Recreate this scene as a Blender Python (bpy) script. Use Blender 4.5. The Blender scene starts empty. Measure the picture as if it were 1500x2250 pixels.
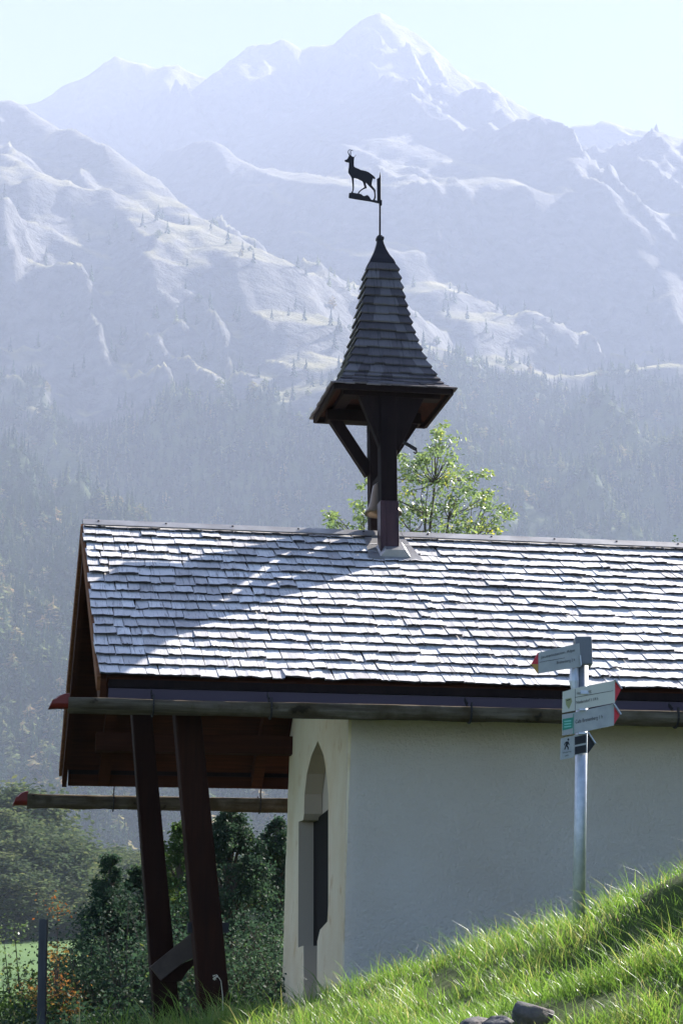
import bpy, math, random
import numpy as np
from mathutils import Vector, Matrix

random.seed(7); RNG = np.random.default_rng(7)
SC = bpy.context.scene
COL = SC.collection
rad = math.radians

# ------------------------------------------------------------------ camera
FPX, PITCH, ROLL = 4480.0, 0.2516, -0.006          # focal length in photo pixels (1500 x 2250)
cam_d = bpy.data.cameras.new('camera'); cam = bpy.data.objects.new('camera', cam_d); COL.objects.link(cam)
cam_d.sensor_fit = 'VERTICAL'; cam_d.sensor_height = 36.0; cam_d.lens = 36.0 * FPX / 2250.0
cam_d.clip_start = 0.1; cam_d.clip_end = 20000
F1 = np.array([0, math.cos(PITCH), math.sin(PITCH)]); U1 = np.array([0, -math.sin(PITCH), math.cos(PITCH)]); R1 = np.array([1., 0, 0])
RR = R1*math.cos(ROLL) + U1*math.sin(ROLL); UU = U1*math.cos(ROLL) - R1*math.sin(ROLL)
cam.matrix_world = Matrix([[RR[0], UU[0], -F1[0], 0], [RR[1], UU[1], -F1[1], 0], [RR[2], UU[2], -F1[2], 0], [0, 0, 0, 1]])
SC.camera = cam

# ------------------------------------------------------------------ world, sun, exposure
SUN_AZ, SUN_EL = rad(42.5), rad(38.0)              # azimuth from +Y towards +X
w = bpy.data.worlds.new('World'); SC.world = w; w.use_nodes = True
nt = w.node_tree; nt.nodes.clear()
sky = nt.nodes.new('ShaderNodeTexSky'); sky.sky_type = 'NISHITA'; sky.sun_disc = False
sky.sun_elevation = SUN_EL; sky.sun_rotation = SUN_AZ; sky.air_density = 0.5; sky.dust_density = 0.8; sky.ozone_density = 2.0; sky.altitude = 1200
bg = nt.nodes.new('ShaderNodeBackground'); bg.inputs['Strength'].default_value = 0.05
wo = nt.nodes.new('ShaderNodeOutputWorld')
nt.links.new(sky.outputs[0], bg.inputs[0]); nt.links.new(bg.outputs[0], wo.inputs[0])
sd = bpy.data.lights.new('sun', 'SUN'); sd.energy = 5.0; sd.angle = rad(0.5); sd.color = (1.0, 0.95, 0.88)
so = bpy.data.objects.new('sun', sd); COL.objects.link(so)
sv = Vector((math.sin(SUN_AZ)*math.cos(SUN_EL), math.cos(SUN_AZ)*math.cos(SUN_EL), math.sin(SUN_EL)))
so.rotation_euler = sv.to_track_quat('Z', 'Y').to_euler(); so.location = sv*40
SC.view_settings.view_transform = 'Standard'; SC.view_settings.look = 'None'
SC.view_settings.gamma = 1.0; SC.view_settings.exposure = 2.6
SC.cycles.use_denoising = True
SC.cycles.max_bounces = 8; SC.cycles.volume_bounces = 1; SC.cycles.diffuse_bounces = 3; SC.cycles.transparent_max_bounces = 8
HAZE_DENSITY = 2.1e-4

# ------------------------------------------------------------------ geometry helpers
AZ = 1.3833
D_ = np.array([math.sin(AZ), math.cos(AZ), 0]); N_ = np.array([-math.cos(AZ), math.sin(AZ), 0]); Z_ = np.array([0, 0, 1.])
SCL = 12/11.
E0 = np.array([-1.3171, 11, 1.9021])*SCL           # lower left corner of the near roof slope
RW, RH = 1.9489*SCL, 1.3355*SCL                    # half span and rise of the roof
ROOF_L = 6.6
def ray(u, v): return F1 + RR*(u-750)/FPX + UU*(1125-v)/FPX
def at(u, v, y): r = ray(u, v); return r*(y/r[1])
def onplane(u, v, P, N): r = ray(u, v); return r*((P@N)/(r@N))
def loc(P): q = P-E0; return np.array([q@D_, q@N_, q[2]])
def wld(s, t, z): return E0 + D_*s + N_*t + Z_*z

class MB:
    def __init__(self): self.v = []; self.f = []; self.m = []; self.n = 0; self.at = []
    def add(self, vs, fs, a=None):
        b = self.n; self.v.extend([tuple(map(float, q)) for q in vs]); self.n += len(vs)
        self.f.extend([tuple(i+b for i in f) for f in fs])
        self.at.extend([a if a is not None else random.random()]*len(vs))
    def hexa(self, p, a=None):   # 8 points: bottom 4 (ccw), top 4
        self.add(p, [(0,3,2,1),(4,5,6,7),(0,1,5,4),(1,2,6,5),(2,3,7,6),(3,0,4,7)], a)
    def box(self, x0, x1, y0, y1, z0, z1):
        self.hexa([(x0,y0,z0),(x1,y0,z0),(x1,y1,z0),(x0,y1,z0),(x0,y0,z1),(x1,y0,z1),(x1,y1,z1),(x0,y1,z1)])
    def beam(self, a, b, w, h, up=(0,0,1), w2=None, h2=None):
        a = np.array(a, float); b = np.array(b, float); d = b-a; d /= np.linalg.norm(d)
        up = np.array(up, float); s = np.cross(d, up)
        if np.linalg.norm(s) < 1e-5: s = np.cross(d, (0,1,0))
        s /= np.linalg.norm(s); u = np.cross(s, d); w2 = w2 or w; h2 = h2 or h
        p = [a-s*w/2-u*h/2, a+s*w/2-u*h/2, a+s*w/2+u*h/2, a-s*w/2+u*h/2]
        q = [b-s*w2/2-u*h2/2, b+s*w2/2-u*h2/2, b+s*w2/2+u*h2/2, b-s*w2/2+u*h2/2]
        self.add(p+q, [(0,1,2,3),(4,7,6,5),(0,4,5,1),(1,5,6,2),(2,6,7,3),(3,7,4,0)])
    def tube(self, pts, rs, n=8, cap=True):
        pts = [np.array(p, float) for p in pts]; rings = []; vs = []
        ref = np.array([0.3, 0.9, 0.2])
        for i, p in enumerate(pts):
            d = pts[min(i+1, len(pts)-1)] - pts[max(i-1, 0)]; d /= (np.linalg.norm(d)+1e-12)
            s = np.cross(d, ref)
            if np.linalg.norm(s) < .1: s = np.cross(d, (1,0,0))
            s /= np.linalg.norm(s); u = np.cross(s, d); ref = np.cross(d, s)*-1
            ref = u
            r = rs[i] if hasattr(rs, '__len__') else rs
            for k in range(n):
                a = 2*math.pi*k/n; vs.append(p + (s*math.cos(a)+u*math.sin(a))*r)
        fs = []
        for i in range(len(pts)-1):
            for k in range(n):
                fs.append((i*n+k, i*n+(k+1) % n, (i+1)*n+(k+1) % n, (i+1)*n+k))
        if cap: fs.append(tuple(range(n-1, -1, -1))); fs.append(tuple((len(pts)-1)*n+k for k in range(n)))
        self.add(vs, fs)
    def lathe(self, prof, c, n=24):  # prof: (r, z)
        vs = []; fs = []
        for r, z in prof:
            for k in range(n):
                a = 2*math.pi*k/n; vs.append((c[0]+r*math.cos(a), c[1]+r*math.sin(a), c[2]+z))
        for i in range(len(prof)-1):
            for k in range(n):
                fs.append((i*n+k, i*n+(k+1) % n, (i+1)*n+(k+1) % n, (i+1)*n+k))
        self.add(vs, fs)
    def plate(self, pts, off):   # polygon (any plane) extruded by vector off
        n = len(pts); off = np.array(off, float)
        from mathutils.geometry import tessellate_polygon
        tri = tessellate_polygon([[Vector(p) for p in pts]])
        vs = [np.array(p, float) for p in pts] + [np.array(p, float)+off for p in pts]
        fs = [tuple(t) for t in tri] + [tuple(i+n for i in reversed(t)) for t in tri]
        fs += [(i, (i+1) % n, n+(i+1) % n, n+i) for i in range(n)]
        self.add(vs, fs)
    def build(self, name, mat, parent=None, smooth=False, bevel=0, recalc=True):
        me = bpy.data.meshes.new(name); me.from_pydata(self.v, [], self.f)
        if recalc:
            import bmesh
            bm = bmesh.new(); bm.from_mesh(me); bmesh.ops.recalc_face_normals(bm, faces=bm.faces); bm.to_mesh(me); bm.free()
        if len(self.at) == len(me.vertices):
            a_ = me.attributes.new('tint', 'FLOAT', 'POINT'); a_.data.foreach_set('value', self.at)
        me.materials.append(mat)
        if smooth: me.polygons.foreach_set('use_smooth', [True]*len(me.polygons))
        o = bpy.data.objects.new(name, me); COL.objects.link(o)
        if parent: o.parent = parent
        if bevel:
            b = o.modifiers.new('bevel', 'BEVEL'); b.width = bevel; b.segments = 2; b.limit_method = 'ANGLE'
        return o
def npmesh(name, V, F, mat, parent=None, tint=None, smooth=False):
    V = np.asarray(V, np.float32); F = np.asarray(F, np.int32); k = F.shape[1]
    me = bpy.data.meshes.new(name); me.vertices.add(len(V)); me.vertices.foreach_set('co', V.ravel())
    me.loops.add(F.size); me.loops.foreach_set('vertex_index', F.ravel())
    me.polygons.add(len(F)); me.polygons.foreach_set('loop_start', np.arange(0, F.size, k, dtype=np.int32))
    me.polygons.foreach_set('loop_total', np.full(len(F), k, np.int32))
    if smooth: me.polygons.foreach_set('use_smooth', np.ones(len(F), bool))
    me.update(calc_edges=True); me.validate()
    if tint is not None:
        a_ = me.attributes.new('tint', 'FLOAT', 'POINT'); a_.data.foreach_set('value', np.asarray(tint, np.float32))
    me.materials.append(mat)
    o = bpy.data.objects.new(name, me); COL.objects.link(o)
    if parent: o.parent = parent
    return o
def tag(o, label=None, cat=None, group=None, kind=None):
    if label: o['label'] = label
    if cat: o['category'] = cat
    if group: o['group'] = group
    if kind: o['kind'] = kind
    return o
def empty(name, P, rz=0, **k):
    o = bpy.data.objects.new(name, None); COL.objects.link(o); o.location = tuple(map(float, P)); o.rotation_euler = (0, 0, rz)
    o.empty_display_size = .2
    return tag(o, **k)

# ------------------------------------------------------------------ materials
def mat(name, base, rough=.8, spec=.3, metal=0, nodes=None):
    m = bpy.data.materials.new(name); m.use_nodes = True
    b = m.node_tree.nodes['Principled BSDF']
    b.inputs['Base Color'].default_value = (*base, 1); b.inputs['Roughness'].default_value = rough
    b.inputs['Specular IOR Level'].default_value = spec; b.inputs['Metallic'].default_value = metal
    if nodes: nodes(m.node_tree, b)
    return m
def N(t, typ, **k):
    n = t.nodes.new(typ)
    for a, b in k.items():
        if a in n.inputs: n.inputs[a].default_value = b
        else: setattr(n, a, b)
    return n
def noise(t, scale, detail=4, rough=.55, vec=None, stretch=None, coord='Object'):
    tc = N(t, 'ShaderNodeTexCoord'); src = tc.outputs[coord]
    if stretch:
        mp = N(t, 'ShaderNodeMapping'); mp.inputs['Scale'].default_value = stretch; t.links.new(src, mp.inputs[0]); src = mp.outputs[0]
    n = N(t, 'ShaderNodeTexNoise', Scale=scale, Detail=detail, Roughness=rough); t.links.new(src, n.inputs['Vector'])
    return n.outputs['Fac']
def ramp(t, fac, stops):
    r = N(t, 'ShaderNodeValToRGB'); e = r.color_ramp.elements
    while len(e) < len(stops): e.new(.5)
    for i, (p, c) in enumerate(stops): e[i].position = p; e[i].color = (*c, 1) if len(c) == 3 else c
    t.links.new(fac, r.inputs[0]); return r.outputs[0]
def mix(t, a, b, fac, mode='MIX'):
    m = N(t, 'ShaderNodeMix', data_type='RGBA', blend_type=mode)
    for s, i in ((a, 6), (b, 7), (fac, 0)):
        if isinstance(s, (int, float)): m.inputs[i].default_value = s
        elif isinstance(s, tuple): m.inputs[i].default_value = (*s, 1)
        else: t.links.new(s, m.inputs[i])
    return m.outputs[2]
def bump(t, b, h, strength=.4, dist=.01):
    n = N(t, 'ShaderNodeBump', Strength=strength, Distance=dist); t.links.new(h, n.inputs['Height']); t.links.new(n.outputs[0], b.inputs['Normal'])
def attr(t, name='tint'):
    a = N(t, 'ShaderNodeAttribute', attribute_name=name); return a.outputs['Fac']

def wood(name, c1, c2, stretch=(2, 40, 40), rough=.8, bs=.4, spec=.08):
    def f(t, b):
        n = noise(t, 1.0, 6, .6, stretch=stretch)
        n2 = noise(t, 3.0, 3)
        c = ramp(t, n, [(.3, c1), (.7, c2)])
        c = mix(t, c, tuple(x*.6 for x in c1), ramp(t, n2, [(.45, (0,0,0)), (.75, (.6,.6,.6))]))
        c = mix(t, c, tuple(x*.55 for x in c1), ramp(t, attr(t), [(0, (.0,)*3), (1, (.6,)*3)]))
        t.links.new(c, b.inputs['Base Color']); bump(t, b, n, bs, .004)
    return mat(name, c1, rough, spec, nodes=f)
def f_shingle(dark):
    def f(t, b):
        streak = noise(t, 1.0, 5, .65, stretch=(75, 5, 5))
        blot = noise(t, 1.3, 4, .6)
        g = attr(t)
        if dark: cs = [(0, (.065,.054,.06)), (.5, (.095,.082,.09)), (1, (.16,.143,.152))]
        else: cs = [(0, (.50,.475,.465)), (.5, (.64,.615,.60)), (1, (.76,.74,.725))]
        c = ramp(t, g, cs)
        dk = (.03,.027,.03) if dark else (.12,.105,.11)
        c = mix(t, c, dk, ramp(t, streak, [(.54, (0,0,0)), (.68, (.75,.75,.75))]))
        c = mix(t, c, tuple(x*1.6 for x in dk), ramp(t, blot, [(.5, (0,0,0)), (.75, (.45,.45,.45))]))
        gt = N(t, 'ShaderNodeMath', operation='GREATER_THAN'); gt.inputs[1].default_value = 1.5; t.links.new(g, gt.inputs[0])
        c = mix(t, c, (.035,.03,.032), gt.outputs[0])  # butt ends: weathered end grain, plus gap shadow put into the colour
        t.links.new(c, b.inputs['Base Color']); bump(t, b, streak, .5, .004)
    return f
M = {}
M['shingle'] = mat('shingle_grey', (.4,.4,.4), .6, .35, nodes=f_shingle(False))
M['shingle_shaded'] = mat('shingle_shaded', (.1,.1,.1), .55, .4, nodes=f_shingle(True))  # roof wood again, the spire's shade put into a darker colour
M['brown'] = wood('brown_boards', (.04,.012,.005), (.09,.028,.011))
M['brown_long'] = wood('brown_post', (.018,.006,.003), (.035,.012,.006), stretch=(30, 30, 2))
M['black_wood'] = wood('near_black_wood', (.010,.006,.006), (.022,.013,.012), stretch=(25, 25, 3))  # near-black brown for the turret timber and the eave strip
def f_log(t, b):
    n = noise(t, 1.0, 7, .65, stretch=(2.2, 26, 26)); p = noise(t, 4.5, 5, .6)
    c = ramp(t, n, [(.32, (.05,.038,.026)), (.55, (.115,.095,.07)), (.75, (.18,.16,.125))])
    c = mix(t, c, (.058,.043,.024), ramp(t, p, [(.45, (0,)*3), (.62, (.85,)*3)]))
    c = mix(t, c, (.02,.015,.01), ramp(t, noise(t, 9, 3), [(.66, (0,)*3), (.72, (.9,)*3)]))
    t.links.new(c, b.inputs['Base Color']); bump(t, b, n, 1.0, .012)
M['log'] = mat('grey_log', (.1,.1,.07), 1.0, .02, nodes=f_log)
M['rake'] = wood('rake_lit_wood', (.13,.05,.02), (.24,.10,.045))  # lighter brown than the boards, paints the lit edge of the rake
M['rail'] = wood('rail_wood', (.09,.065,.05), (.17,.125,.10), stretch=(12, 12, 12))
M['stake'] = wood('grey_stake', (.06,.06,.065), (.13,.13,.135), stretch=(30, 30, 2))
M['fascia'] = mat('fascia_paint', (.045,.026,.042), .55, .4)
M['red'] = mat('red_paint', (.2,.02,.012), .55, .4, nodes=lambda t, b: t.links.new(ramp(t, noise(t, 9, 4), [(.3, (.10,.010,.006)), (.7, (.20,.018,.01))]), b.inputs['Base Color']))
M['iron'] = mat('iron', (.03,.027,.028), .6, .4, .4)
M['vane'] = mat('vane_iron', (.02,.017,.022), .6, .3, .2)
M['lead'] = mat('ridge_sheet', (.32,.31,.31), .45, .5, .5, nodes=lambda t, b: t.links.new(ramp(t, noise(t, 5, 5), [(.3, (.22,.21,.21)), (.7, (.40,.39,.39))]), b.inputs['Base Color']))
M['copper'] = mat('copper_sheet', (.16,.075,.07), .35, .3, .4, nodes=lambda t, b: t.links.new(ramp(t, noise(t, 14, 4, stretch=(1,1,.2)), [(.3, (.025,.012,.013)), (.7, (.07,.03,.03))]), b.inputs['Base Color']))
M['bronze'] = mat('bell_bronze', (.12,.09,.06), .4, .5, .9)
M['zinc'] = mat('galvanised_steel', (.45,.47,.5), .5, .5, .75, nodes=lambda t, b: t.links.new(ramp(t, noise(t, 30, 3), [(.3, (.36,.38,.41)), (.7, (.52,.54,.57))]), b.inputs['Base Color']))
def f_plaster(t, b):
    n = noise(t, 38, 7, .72); n2 = noise(t, 1.1, 5, .6)
    c = ramp(t, n2, [(.3, (.76,.64,.52)), (.75, (.86,.76,.65))])
    c = mix(t, c, (.5,.47,.40), ramp(t, noise(t, 160, 2), [(.62, (0,)*3), (.75, (.35,)*3)]))
    t.links.new(c, b.inputs['Base Color']); bump(t, b, n, 1.0, .035)
M['plaster'] = mat('rough_plaster', (.65,.64,.6), .95, .15, nodes=f_plaster)
def f_gable(t, b):
    n = noise(t, 55, 6, .7); n2 = noise(t, 2.2, 5, .6)
    c = ramp(t, n2, [(.35, (.76,.60,.38)), (.75, (.86,.74,.54))])  # warm light bounced off the ground is put into this plaster colour
    c = mix(t, c, (.55,.33,.10), ramp(t, noise(t, 5.5, 4), [(.60, (0,)*3), (.72, (.5,)*3)]))
    t.links.new(c, b.inputs['Base Color']); bump(t, b, n, .7, .012)
M['gable'] = mat('stained_bounce_plaster', (.7,.65,.55), .95, .15, nodes=f_gable)
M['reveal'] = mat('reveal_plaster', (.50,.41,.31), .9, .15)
M['doorway_dark'] = mat('doorway_black', (.008,.006,.005), .8, .1)  # near black, stands in for the darkness inside the opening
M['sign'] = mat('sign_enamel', (.62,.64,.62), .5, .4, nodes=lambda t, b: t.links.new(ramp(t, noise(t, 20, 4), [(.3, (.30,.31,.305)), (.7, (.38,.385,.37))]), b.inputs['Base Color']))
M['sign_y'] = mat('sign_enamel_warm', (.52,.51,.43), .5, .4)
M['sign_grey'] = mat('sign_back', (.14,.145,.155), .5, .4, .3)
M['ink'] = mat('black_print', (.012,.012,.014), .5, .3)
M['white'] = mat('white_print', (.75,.76,.76), .5, .3)
M['sred'] = mat('sign_red', (.50,.015,.025), .4, .4)
M['syellow'] = mat('sign_yellow', (.40,.22,.03), .4, .4)
M['sgreen'] = mat('sign_green', (.02,.22,.14), .4, .4)
M['sgreen2'] = mat('sign_green_pale', (.16,.48,.38), .4, .4)
M['olive'] = mat('sign_olive', (.28,.29,.14), .5, .3)
def leafmat(name, stops, trans=.45, rough=.5, spec=.3):
    m = bpy.data.materials.new(name); m.use_nodes = True; t = m.node_tree; b = t.nodes['Principled BSDF']
    c = ramp(t, attr(t), stops); t.links.new(c, b.inputs['Base Color'])
    b.inputs['Roughness'].default_value = rough; b.inputs['Specular IOR Level'].default_value = spec
    tr = N(t, 'ShaderNodeBsdfTranslucent'); ms = N(t, 'ShaderNodeMixShader'); ms.inputs[0].default_value = trans
    hs = N(t, 'ShaderNodeHueSaturation', Saturation=1.15, Value=1.5); t.links.new(c, hs.inputs['Color']); t.links.new(hs.outputs[0], tr.inputs[0])
    t.links.new(b.outputs[0], ms.inputs[1]); t.links.new(tr.outputs[0], ms.inputs[2])
    t.links.new(ms.outputs[0], t.nodes['Material Output'].inputs[0]); return m
M['grass'] = leafmat('grass_blades', [(0, (.04,.08,.018)), (.45, (.10,.165,.04)), (.85, (.17,.26,.06)), (.93, (.32,.28,.12)), (1, (.42,.36,.20))], .5, .4, .5)
M['leaf_tree'] = leafmat('ash_leaves', [(0, (.07,.11,.05)), (.5, (.13,.18,.08)), (.85, (.24,.29,.10)), (.95, (.40,.40,.10)), (1, (.45,.42,.10))], .45, .45, .5)
M['leaf_dark'] = leafmat('dark_leaves', [(0, (.02,.037,.026)), (.6, (.038,.066,.04)), (.95, (.07,.11,.035)), (1, (.16,.15,.05))], .35, .6, .08)
M['leaf_mid'] = leafmat('mid_leaves', [(0, (.03,.055,.02)), (.6, (.06,.10,.03)), (1, (.14,.17,.05))], .4, .6, .1)
M['leaf_gold'] = leafmat('autumn_leaves', [(0, (.10,.11,.03)), (.4, (.27,.20,.07)), (.8, (.42,.23,.10)), (1, (.48,.20,.09))], .4, .6, .1)
M['leaf_valley'] = leafmat('valley_leaves', [(0, (.035,.052,.032)), (.5, (.065,.088,.045)), (1, (.15,.16,.07))], .35, .8, .05)
M['forest'] = leafmat('forest_needles', [(0, (.014,.030,.018)), (.6, (.024,.046,.024)), (.84, (.05,.075,.03)), (.90, (.13,.15,.06)), (1, (.22,.15,.07))], .2, .95, .02)
M['bark'] = mat('bark', (.09,.075,.06), .9, .2)
def f_soil(t, b):
    tc = N(t, 'ShaderNodeTexCoord')
    n = noise(t, 3, 6, .65); n2 = noise(t, .03, 5, .6)
    c = ramp(t, n, [(.3, (.035,.045,.015)), (.55, (.06,.085,.025)), (.8, (.11,.10,.05))])
    m_ = ramp(t, n2, [(.35, (.05,.10,.03)), (.65, (.09,.15,.05))])
    sx = N(t, 'ShaderNodeSeparateXYZ'); t.links.new(tc.outputs['Object'], sx.inputs[0])
    mr = N(t, 'ShaderNodeMapRange'); mr.inputs[1].default_value = 20; mr.inputs[2].default_value = 60; t.links.new(sx.outputs[1], mr.inputs[0])
    t.links.new(mix(t, c, m_, mr.outputs[0]), b.inputs['Base Color']); bump(t, b, n, .6, .05)
M['soil'] = mat('turf_soil', (.06,.08,.03), .95, .1, nodes=f_soil)
def f_mount(t, b):
    g = N(t, 'ShaderNodeNewGeometry'); sp = N(t, 'ShaderNodeSeparateXYZ'); t.links.new(g.outputs['Normal'], sp.inputs[0])
    n1 = noise(t, .012, 8, .62); n2 = noise(t, .05, 6, .65)
    tcm = N(t, 'ShaderNodeTexCoord'); mpm = N(t, 'ShaderNodeMapping', vector_type='TEXTURE'); mpm.inputs['Rotation'].default_value = (0, 0, rad(20.5)); mpm.inputs['Scale'].default_value = (1, 4.5, 1.6)
    t.links.new(tcm.outputs['Object'], mpm.inputs[0]); rm = N(t, 'ShaderNodeTexNoise', Scale=.018, Detail=9, Roughness=.62); rm.noise_type = 'RIDGED_MULTIFRACTAL'; t.links.new(mpm.outputs[0], rm.inputs['Vector']); rib = rm.outputs['Fac']
    grass = ramp(t, n1, [(.3, (.13,.12,.06)), (.6, (.21,.19,.105)), (.8, (.27,.23,.15))])
    rock = ramp(t, n2, [(.3, (.05,.05,.055)), (.7, (.14,.137,.135))])
    st = N(t, 'ShaderNodeMath', operation='ADD'); t.links.new(sp.outputs[2], st.inputs[0])
    nm = N(t, 'ShaderNodeMath', operation='MULTIPLY'); nm.inputs[1].default_value = .22; t.links.new(rib, nm.inputs[0]); t.links.new(nm.outputs[0], st.inputs[1])
    c = mix(t, rock, grass, ramp(t, st.outputs[0], [(.76, (0,)*3), (.90, (1,)*3)]))  # grass gentle, rock steep; the contrast also paints sunlit and shaded slopes
    pz = N(t, 'ShaderNodeSeparateXYZ'); t.links.new(tcm.outputs['Object'], pz.inputs[0]); hz_ = N(t, 'ShaderNodeMapRange'); hz_.inputs[1].default_value = 1300; hz_.inputs[2].default_value = 1750; hz_.inputs[4].default_value = .9; t.links.new(pz.outputs[2], hz_.inputs[0])
    c = mix(t, c, rock, hz_.outputs[0])
    fr = attr(t, 'wooded')
    sc = ramp(t, n2, [(.35, (.03,.05,.02)), (.7, (.07,.09,.035))])
    c = mix(t, c, sc, fr)
    t.links.new(c, b.inputs['Base Color']); bh = mix(t, n2, rib, .6); bump(t, b, bh, 1.0, 26)
M['mount'] = mat('alpine_slope', (.2,.2,.15), .95, .1, nodes=f_mount)
def f_stone(t, b):
    n = noise(t, 14, 6, .65); n2 = noise(t, 4, 4)
    c = ramp(t, n, [(.3, (.05,.05,.055)), (.7, (.15,.148,.15))]); c = mix(t, c, (.17,.11,.08), ramp(t, n2, [(.5, (0,)*3), (.7, (.6,)*3)]))
    t.links.new(c, b.inputs['Base Color']); bump(t, b, n, .8, .02)
M['stone'] = mat('field_stone', (.2,.2,.2), .9, .2, nodes=f_stone)

# ------------------------------------------------------------------ numpy noise
_T = RNG.random((256, 256))
def vnoise(x, y):
    xi = np.floor(x).astype(int); yi = np.floor(y).astype(int); fx = x-xi; fy = y-yi
    fx = fx*fx*fx*(fx*(fx*6-15)+10); fy = fy*fy*fy*(fy*(fy*6-15)+10)
    a = _T[xi & 255, yi & 255]; b = _T[(xi+1) & 255, yi & 255]; c = _T[xi & 255, (yi+1) & 255]; e = _T[(xi+1) & 255, (yi+1) & 255]
    return (a*(1-fx)+b*fx)*(1-fy)+(c*(1-fx)+e*fx)*fy
def fbm(x, y, o=5, r=.5):
    s = 0; a = 1; t = 0
    for i in range(o):
        s = s+a*(vnoise(x*2**i+17*i, y*2**i+31*i)*2-1); t += a; a *= r
    return s/t
def ridged(x, y, o=5, r=.55):
    s = 0; a = 1; t = 0; wgt = 1
    for i in range(o):
        q = 1-np.abs(vnoise(x*2**i+13*i, y*2**i+47*i)*2-1); q = q*q*wgt; wgt = np.clip(q*1.6, 0, 1)
        s = s+a*q; t += a; a *= r
    return s/t

# ------------------------------------------------------------------ mountains
SP = [  # (slope, front softness, [(u, v, y) ...]) ridge lines with their own distances
 ((1.12, 420, .62), [(-260,330,4300),(75,226,4500),(110,205,4500),(200,150,4500),(255,114,4500),(300,128,4500),(355,152,4500),(390,143,4500),(440,165,4500),(476,178,4500),(500,150,4480),(520,120,4480),(545,94,4500),(590,92,4500),(620,77,4500),(645,92,4500),(662,106,4500),(700,97,4500),(740,95,4500),(770,65,4500),(800,36,4500),(832,21,4500),(860,38,4500),(905,65,4480),(950,100,4450),(1000,140,4430),(1050,170,4400),(1110,200,4380),(1170,232,4350),(1240,268,4330),(1290,272,4330),(1330,271,4350),(1400,280,4350),(1460,288,4300),(1520,302,4280),(1750,350,4200)]),
 ((1.1, 150, .75), [(835,24,4480),(850,110,4250),(900,230,4020),(960,340,3850),(1010,450,3750)]),
 ((1.1, 150, .75), [(800,36,4480),(790,200,4100),(780,300,3950)]),
 ((.8, 200, .58), [(1060,170,4400),(1130,260,4150),(1230,400,3950),(1330,500,3800),(1500,600,3650),(1700,660,3550)]),
 ((.8, 200, .6), [(1290,272,4330),(1400,400,4050),(1560,540,3850)]),
 ((.8, 500, .8), [(620,288,3800),(680,320,3780),(740,380,3720),(820,440,3660),(900,520,3580),(980,590,3480),(1060,640,3400),(1120,664,3340),(1190,676,3300),(1260,664,3320),(1350,655,3350),(1500,652,3380),(1700,640,3400)]),
 ((.75, 300, .6), [(330,400,3350),(380,315,3400),(430,298,3400),(480,310,3400),(545,340,3330),(620,410,3230),(700,470,3150),(780,545,3060),(860,600,3000),(950,670,2930),(1040,740,2860),(1140,800,2800),(1300,880,2700)]),
 ((.8, 260, .6), [(-300,150,2750),(-100,195,2720),(0,211,2700),(32,209,2700),(70,232,2700),(125,272,2690),(170,278,2680),(225,302,2650),(250,350,2560),(310,405,2500),(372,478,2420),(420,520,2350),(470,610,2250),(540,690,2160),(640,760,2080),(760,840,2000),(880,930,1900)]),
 ((1.1,120,.7), [(125,272,2690),(140,380,2480),(200,470,2330),(280,560,2210),(330,640,2120),(420,760,2000)]),
 ((1.1,120,.7), [(0,211,2700),(20,380,2400),(60,520,2230),(150,640,2100),(260,760,1980)]),
 ((.98, 400, .6), [(1010,900,1720),(1060,850,1730),(1110,818,1750),(1180,812,1760),(1260,806,1780),(1370,808,1790),(1500,800,1800),(1800,770,1800)]),
 ((1.0, 300, .6), [(780,1120,1480),(860,1020,1560),(920,950,1640),(980,890,1700),(1050,855,1730)]),
 ((.75, 160, .5), [(-300,520,2050),(0,650,1950),(90,690,1930),(180,760,1880),(300,810,1850),(420,860,1800),(520,930,1740),(620,1010,1680),(720,1090,1600),(840,1180,1500)]),
 ((.58, 500, .5), [(-300,820,1350),(0,930,1250),(90,1000,1220),(180,1120,1170),(280,1260,1100),(400,1420,1020),(520,1560,950),(640,1680,880),(800,1800,800)]),
]
def remap(y): return float(np.interp(y, [0, 800, 950, 1250, 1700, 2000, 2700, 3400, 4500, 6000], [0, 1150, 1380, 1820, 2600, 2850, 3250, 3720, 4500, 6000]))
D3 = [1300, 500, 500, 650, 600, 560, 560, 620, 420, 420, 900, 700, 560, 900]
SP = [(k+(D3[i], .75), [(u, v, remap(y)) for u, v, y in pl]) for i, (k, pl) in enumerate(SP)]
def retime(i, u0, y0, u1, y1):      # spurs that run out towards the viewer: even descent from y0 to y1
    k, pl = SP[i]; SP[i] = (k, [(u, v, float(np.interp(u, [u0, u1], [y0, y1]))) for u, v, _ in pl])
retime(5, 620, 4050, 1190, 3150); retime(6, 330, 3800, 1140, 2680); retime(7, 60, 3330, 880, 2100)
def spurs_height(X, Y):
    H = np.full(X.shape, -1e9)
    for k, pl in SP:
        P = np.array([at(u, v, y) for u, v, y in pl])
        best = np.full(X.shape, -1e9)
        for a, b in zip(P[:-1], P[1:]):
            dx, dy = b[0]-a[0], b[1]-a[1]; L2 = dx*dx+dy*dy
            t = np.clip(((X-a[0])*dx+(Y-a[1])*dy)/L2, 0, 1)
            dist = np.hypot(X-(a[0]+t*dx), Y-(a[1]+t*dy))
            best = np.maximum(best, a[2]+t*(b[2]-a[2]) - (k[0]*np.minimum(dist, k[1])+k[2]*np.maximum(dist-k[1], 0)+k[4]*np.maximum(dist-k[3], 0)))
        H = np.maximum(H, best)
    return H
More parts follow.
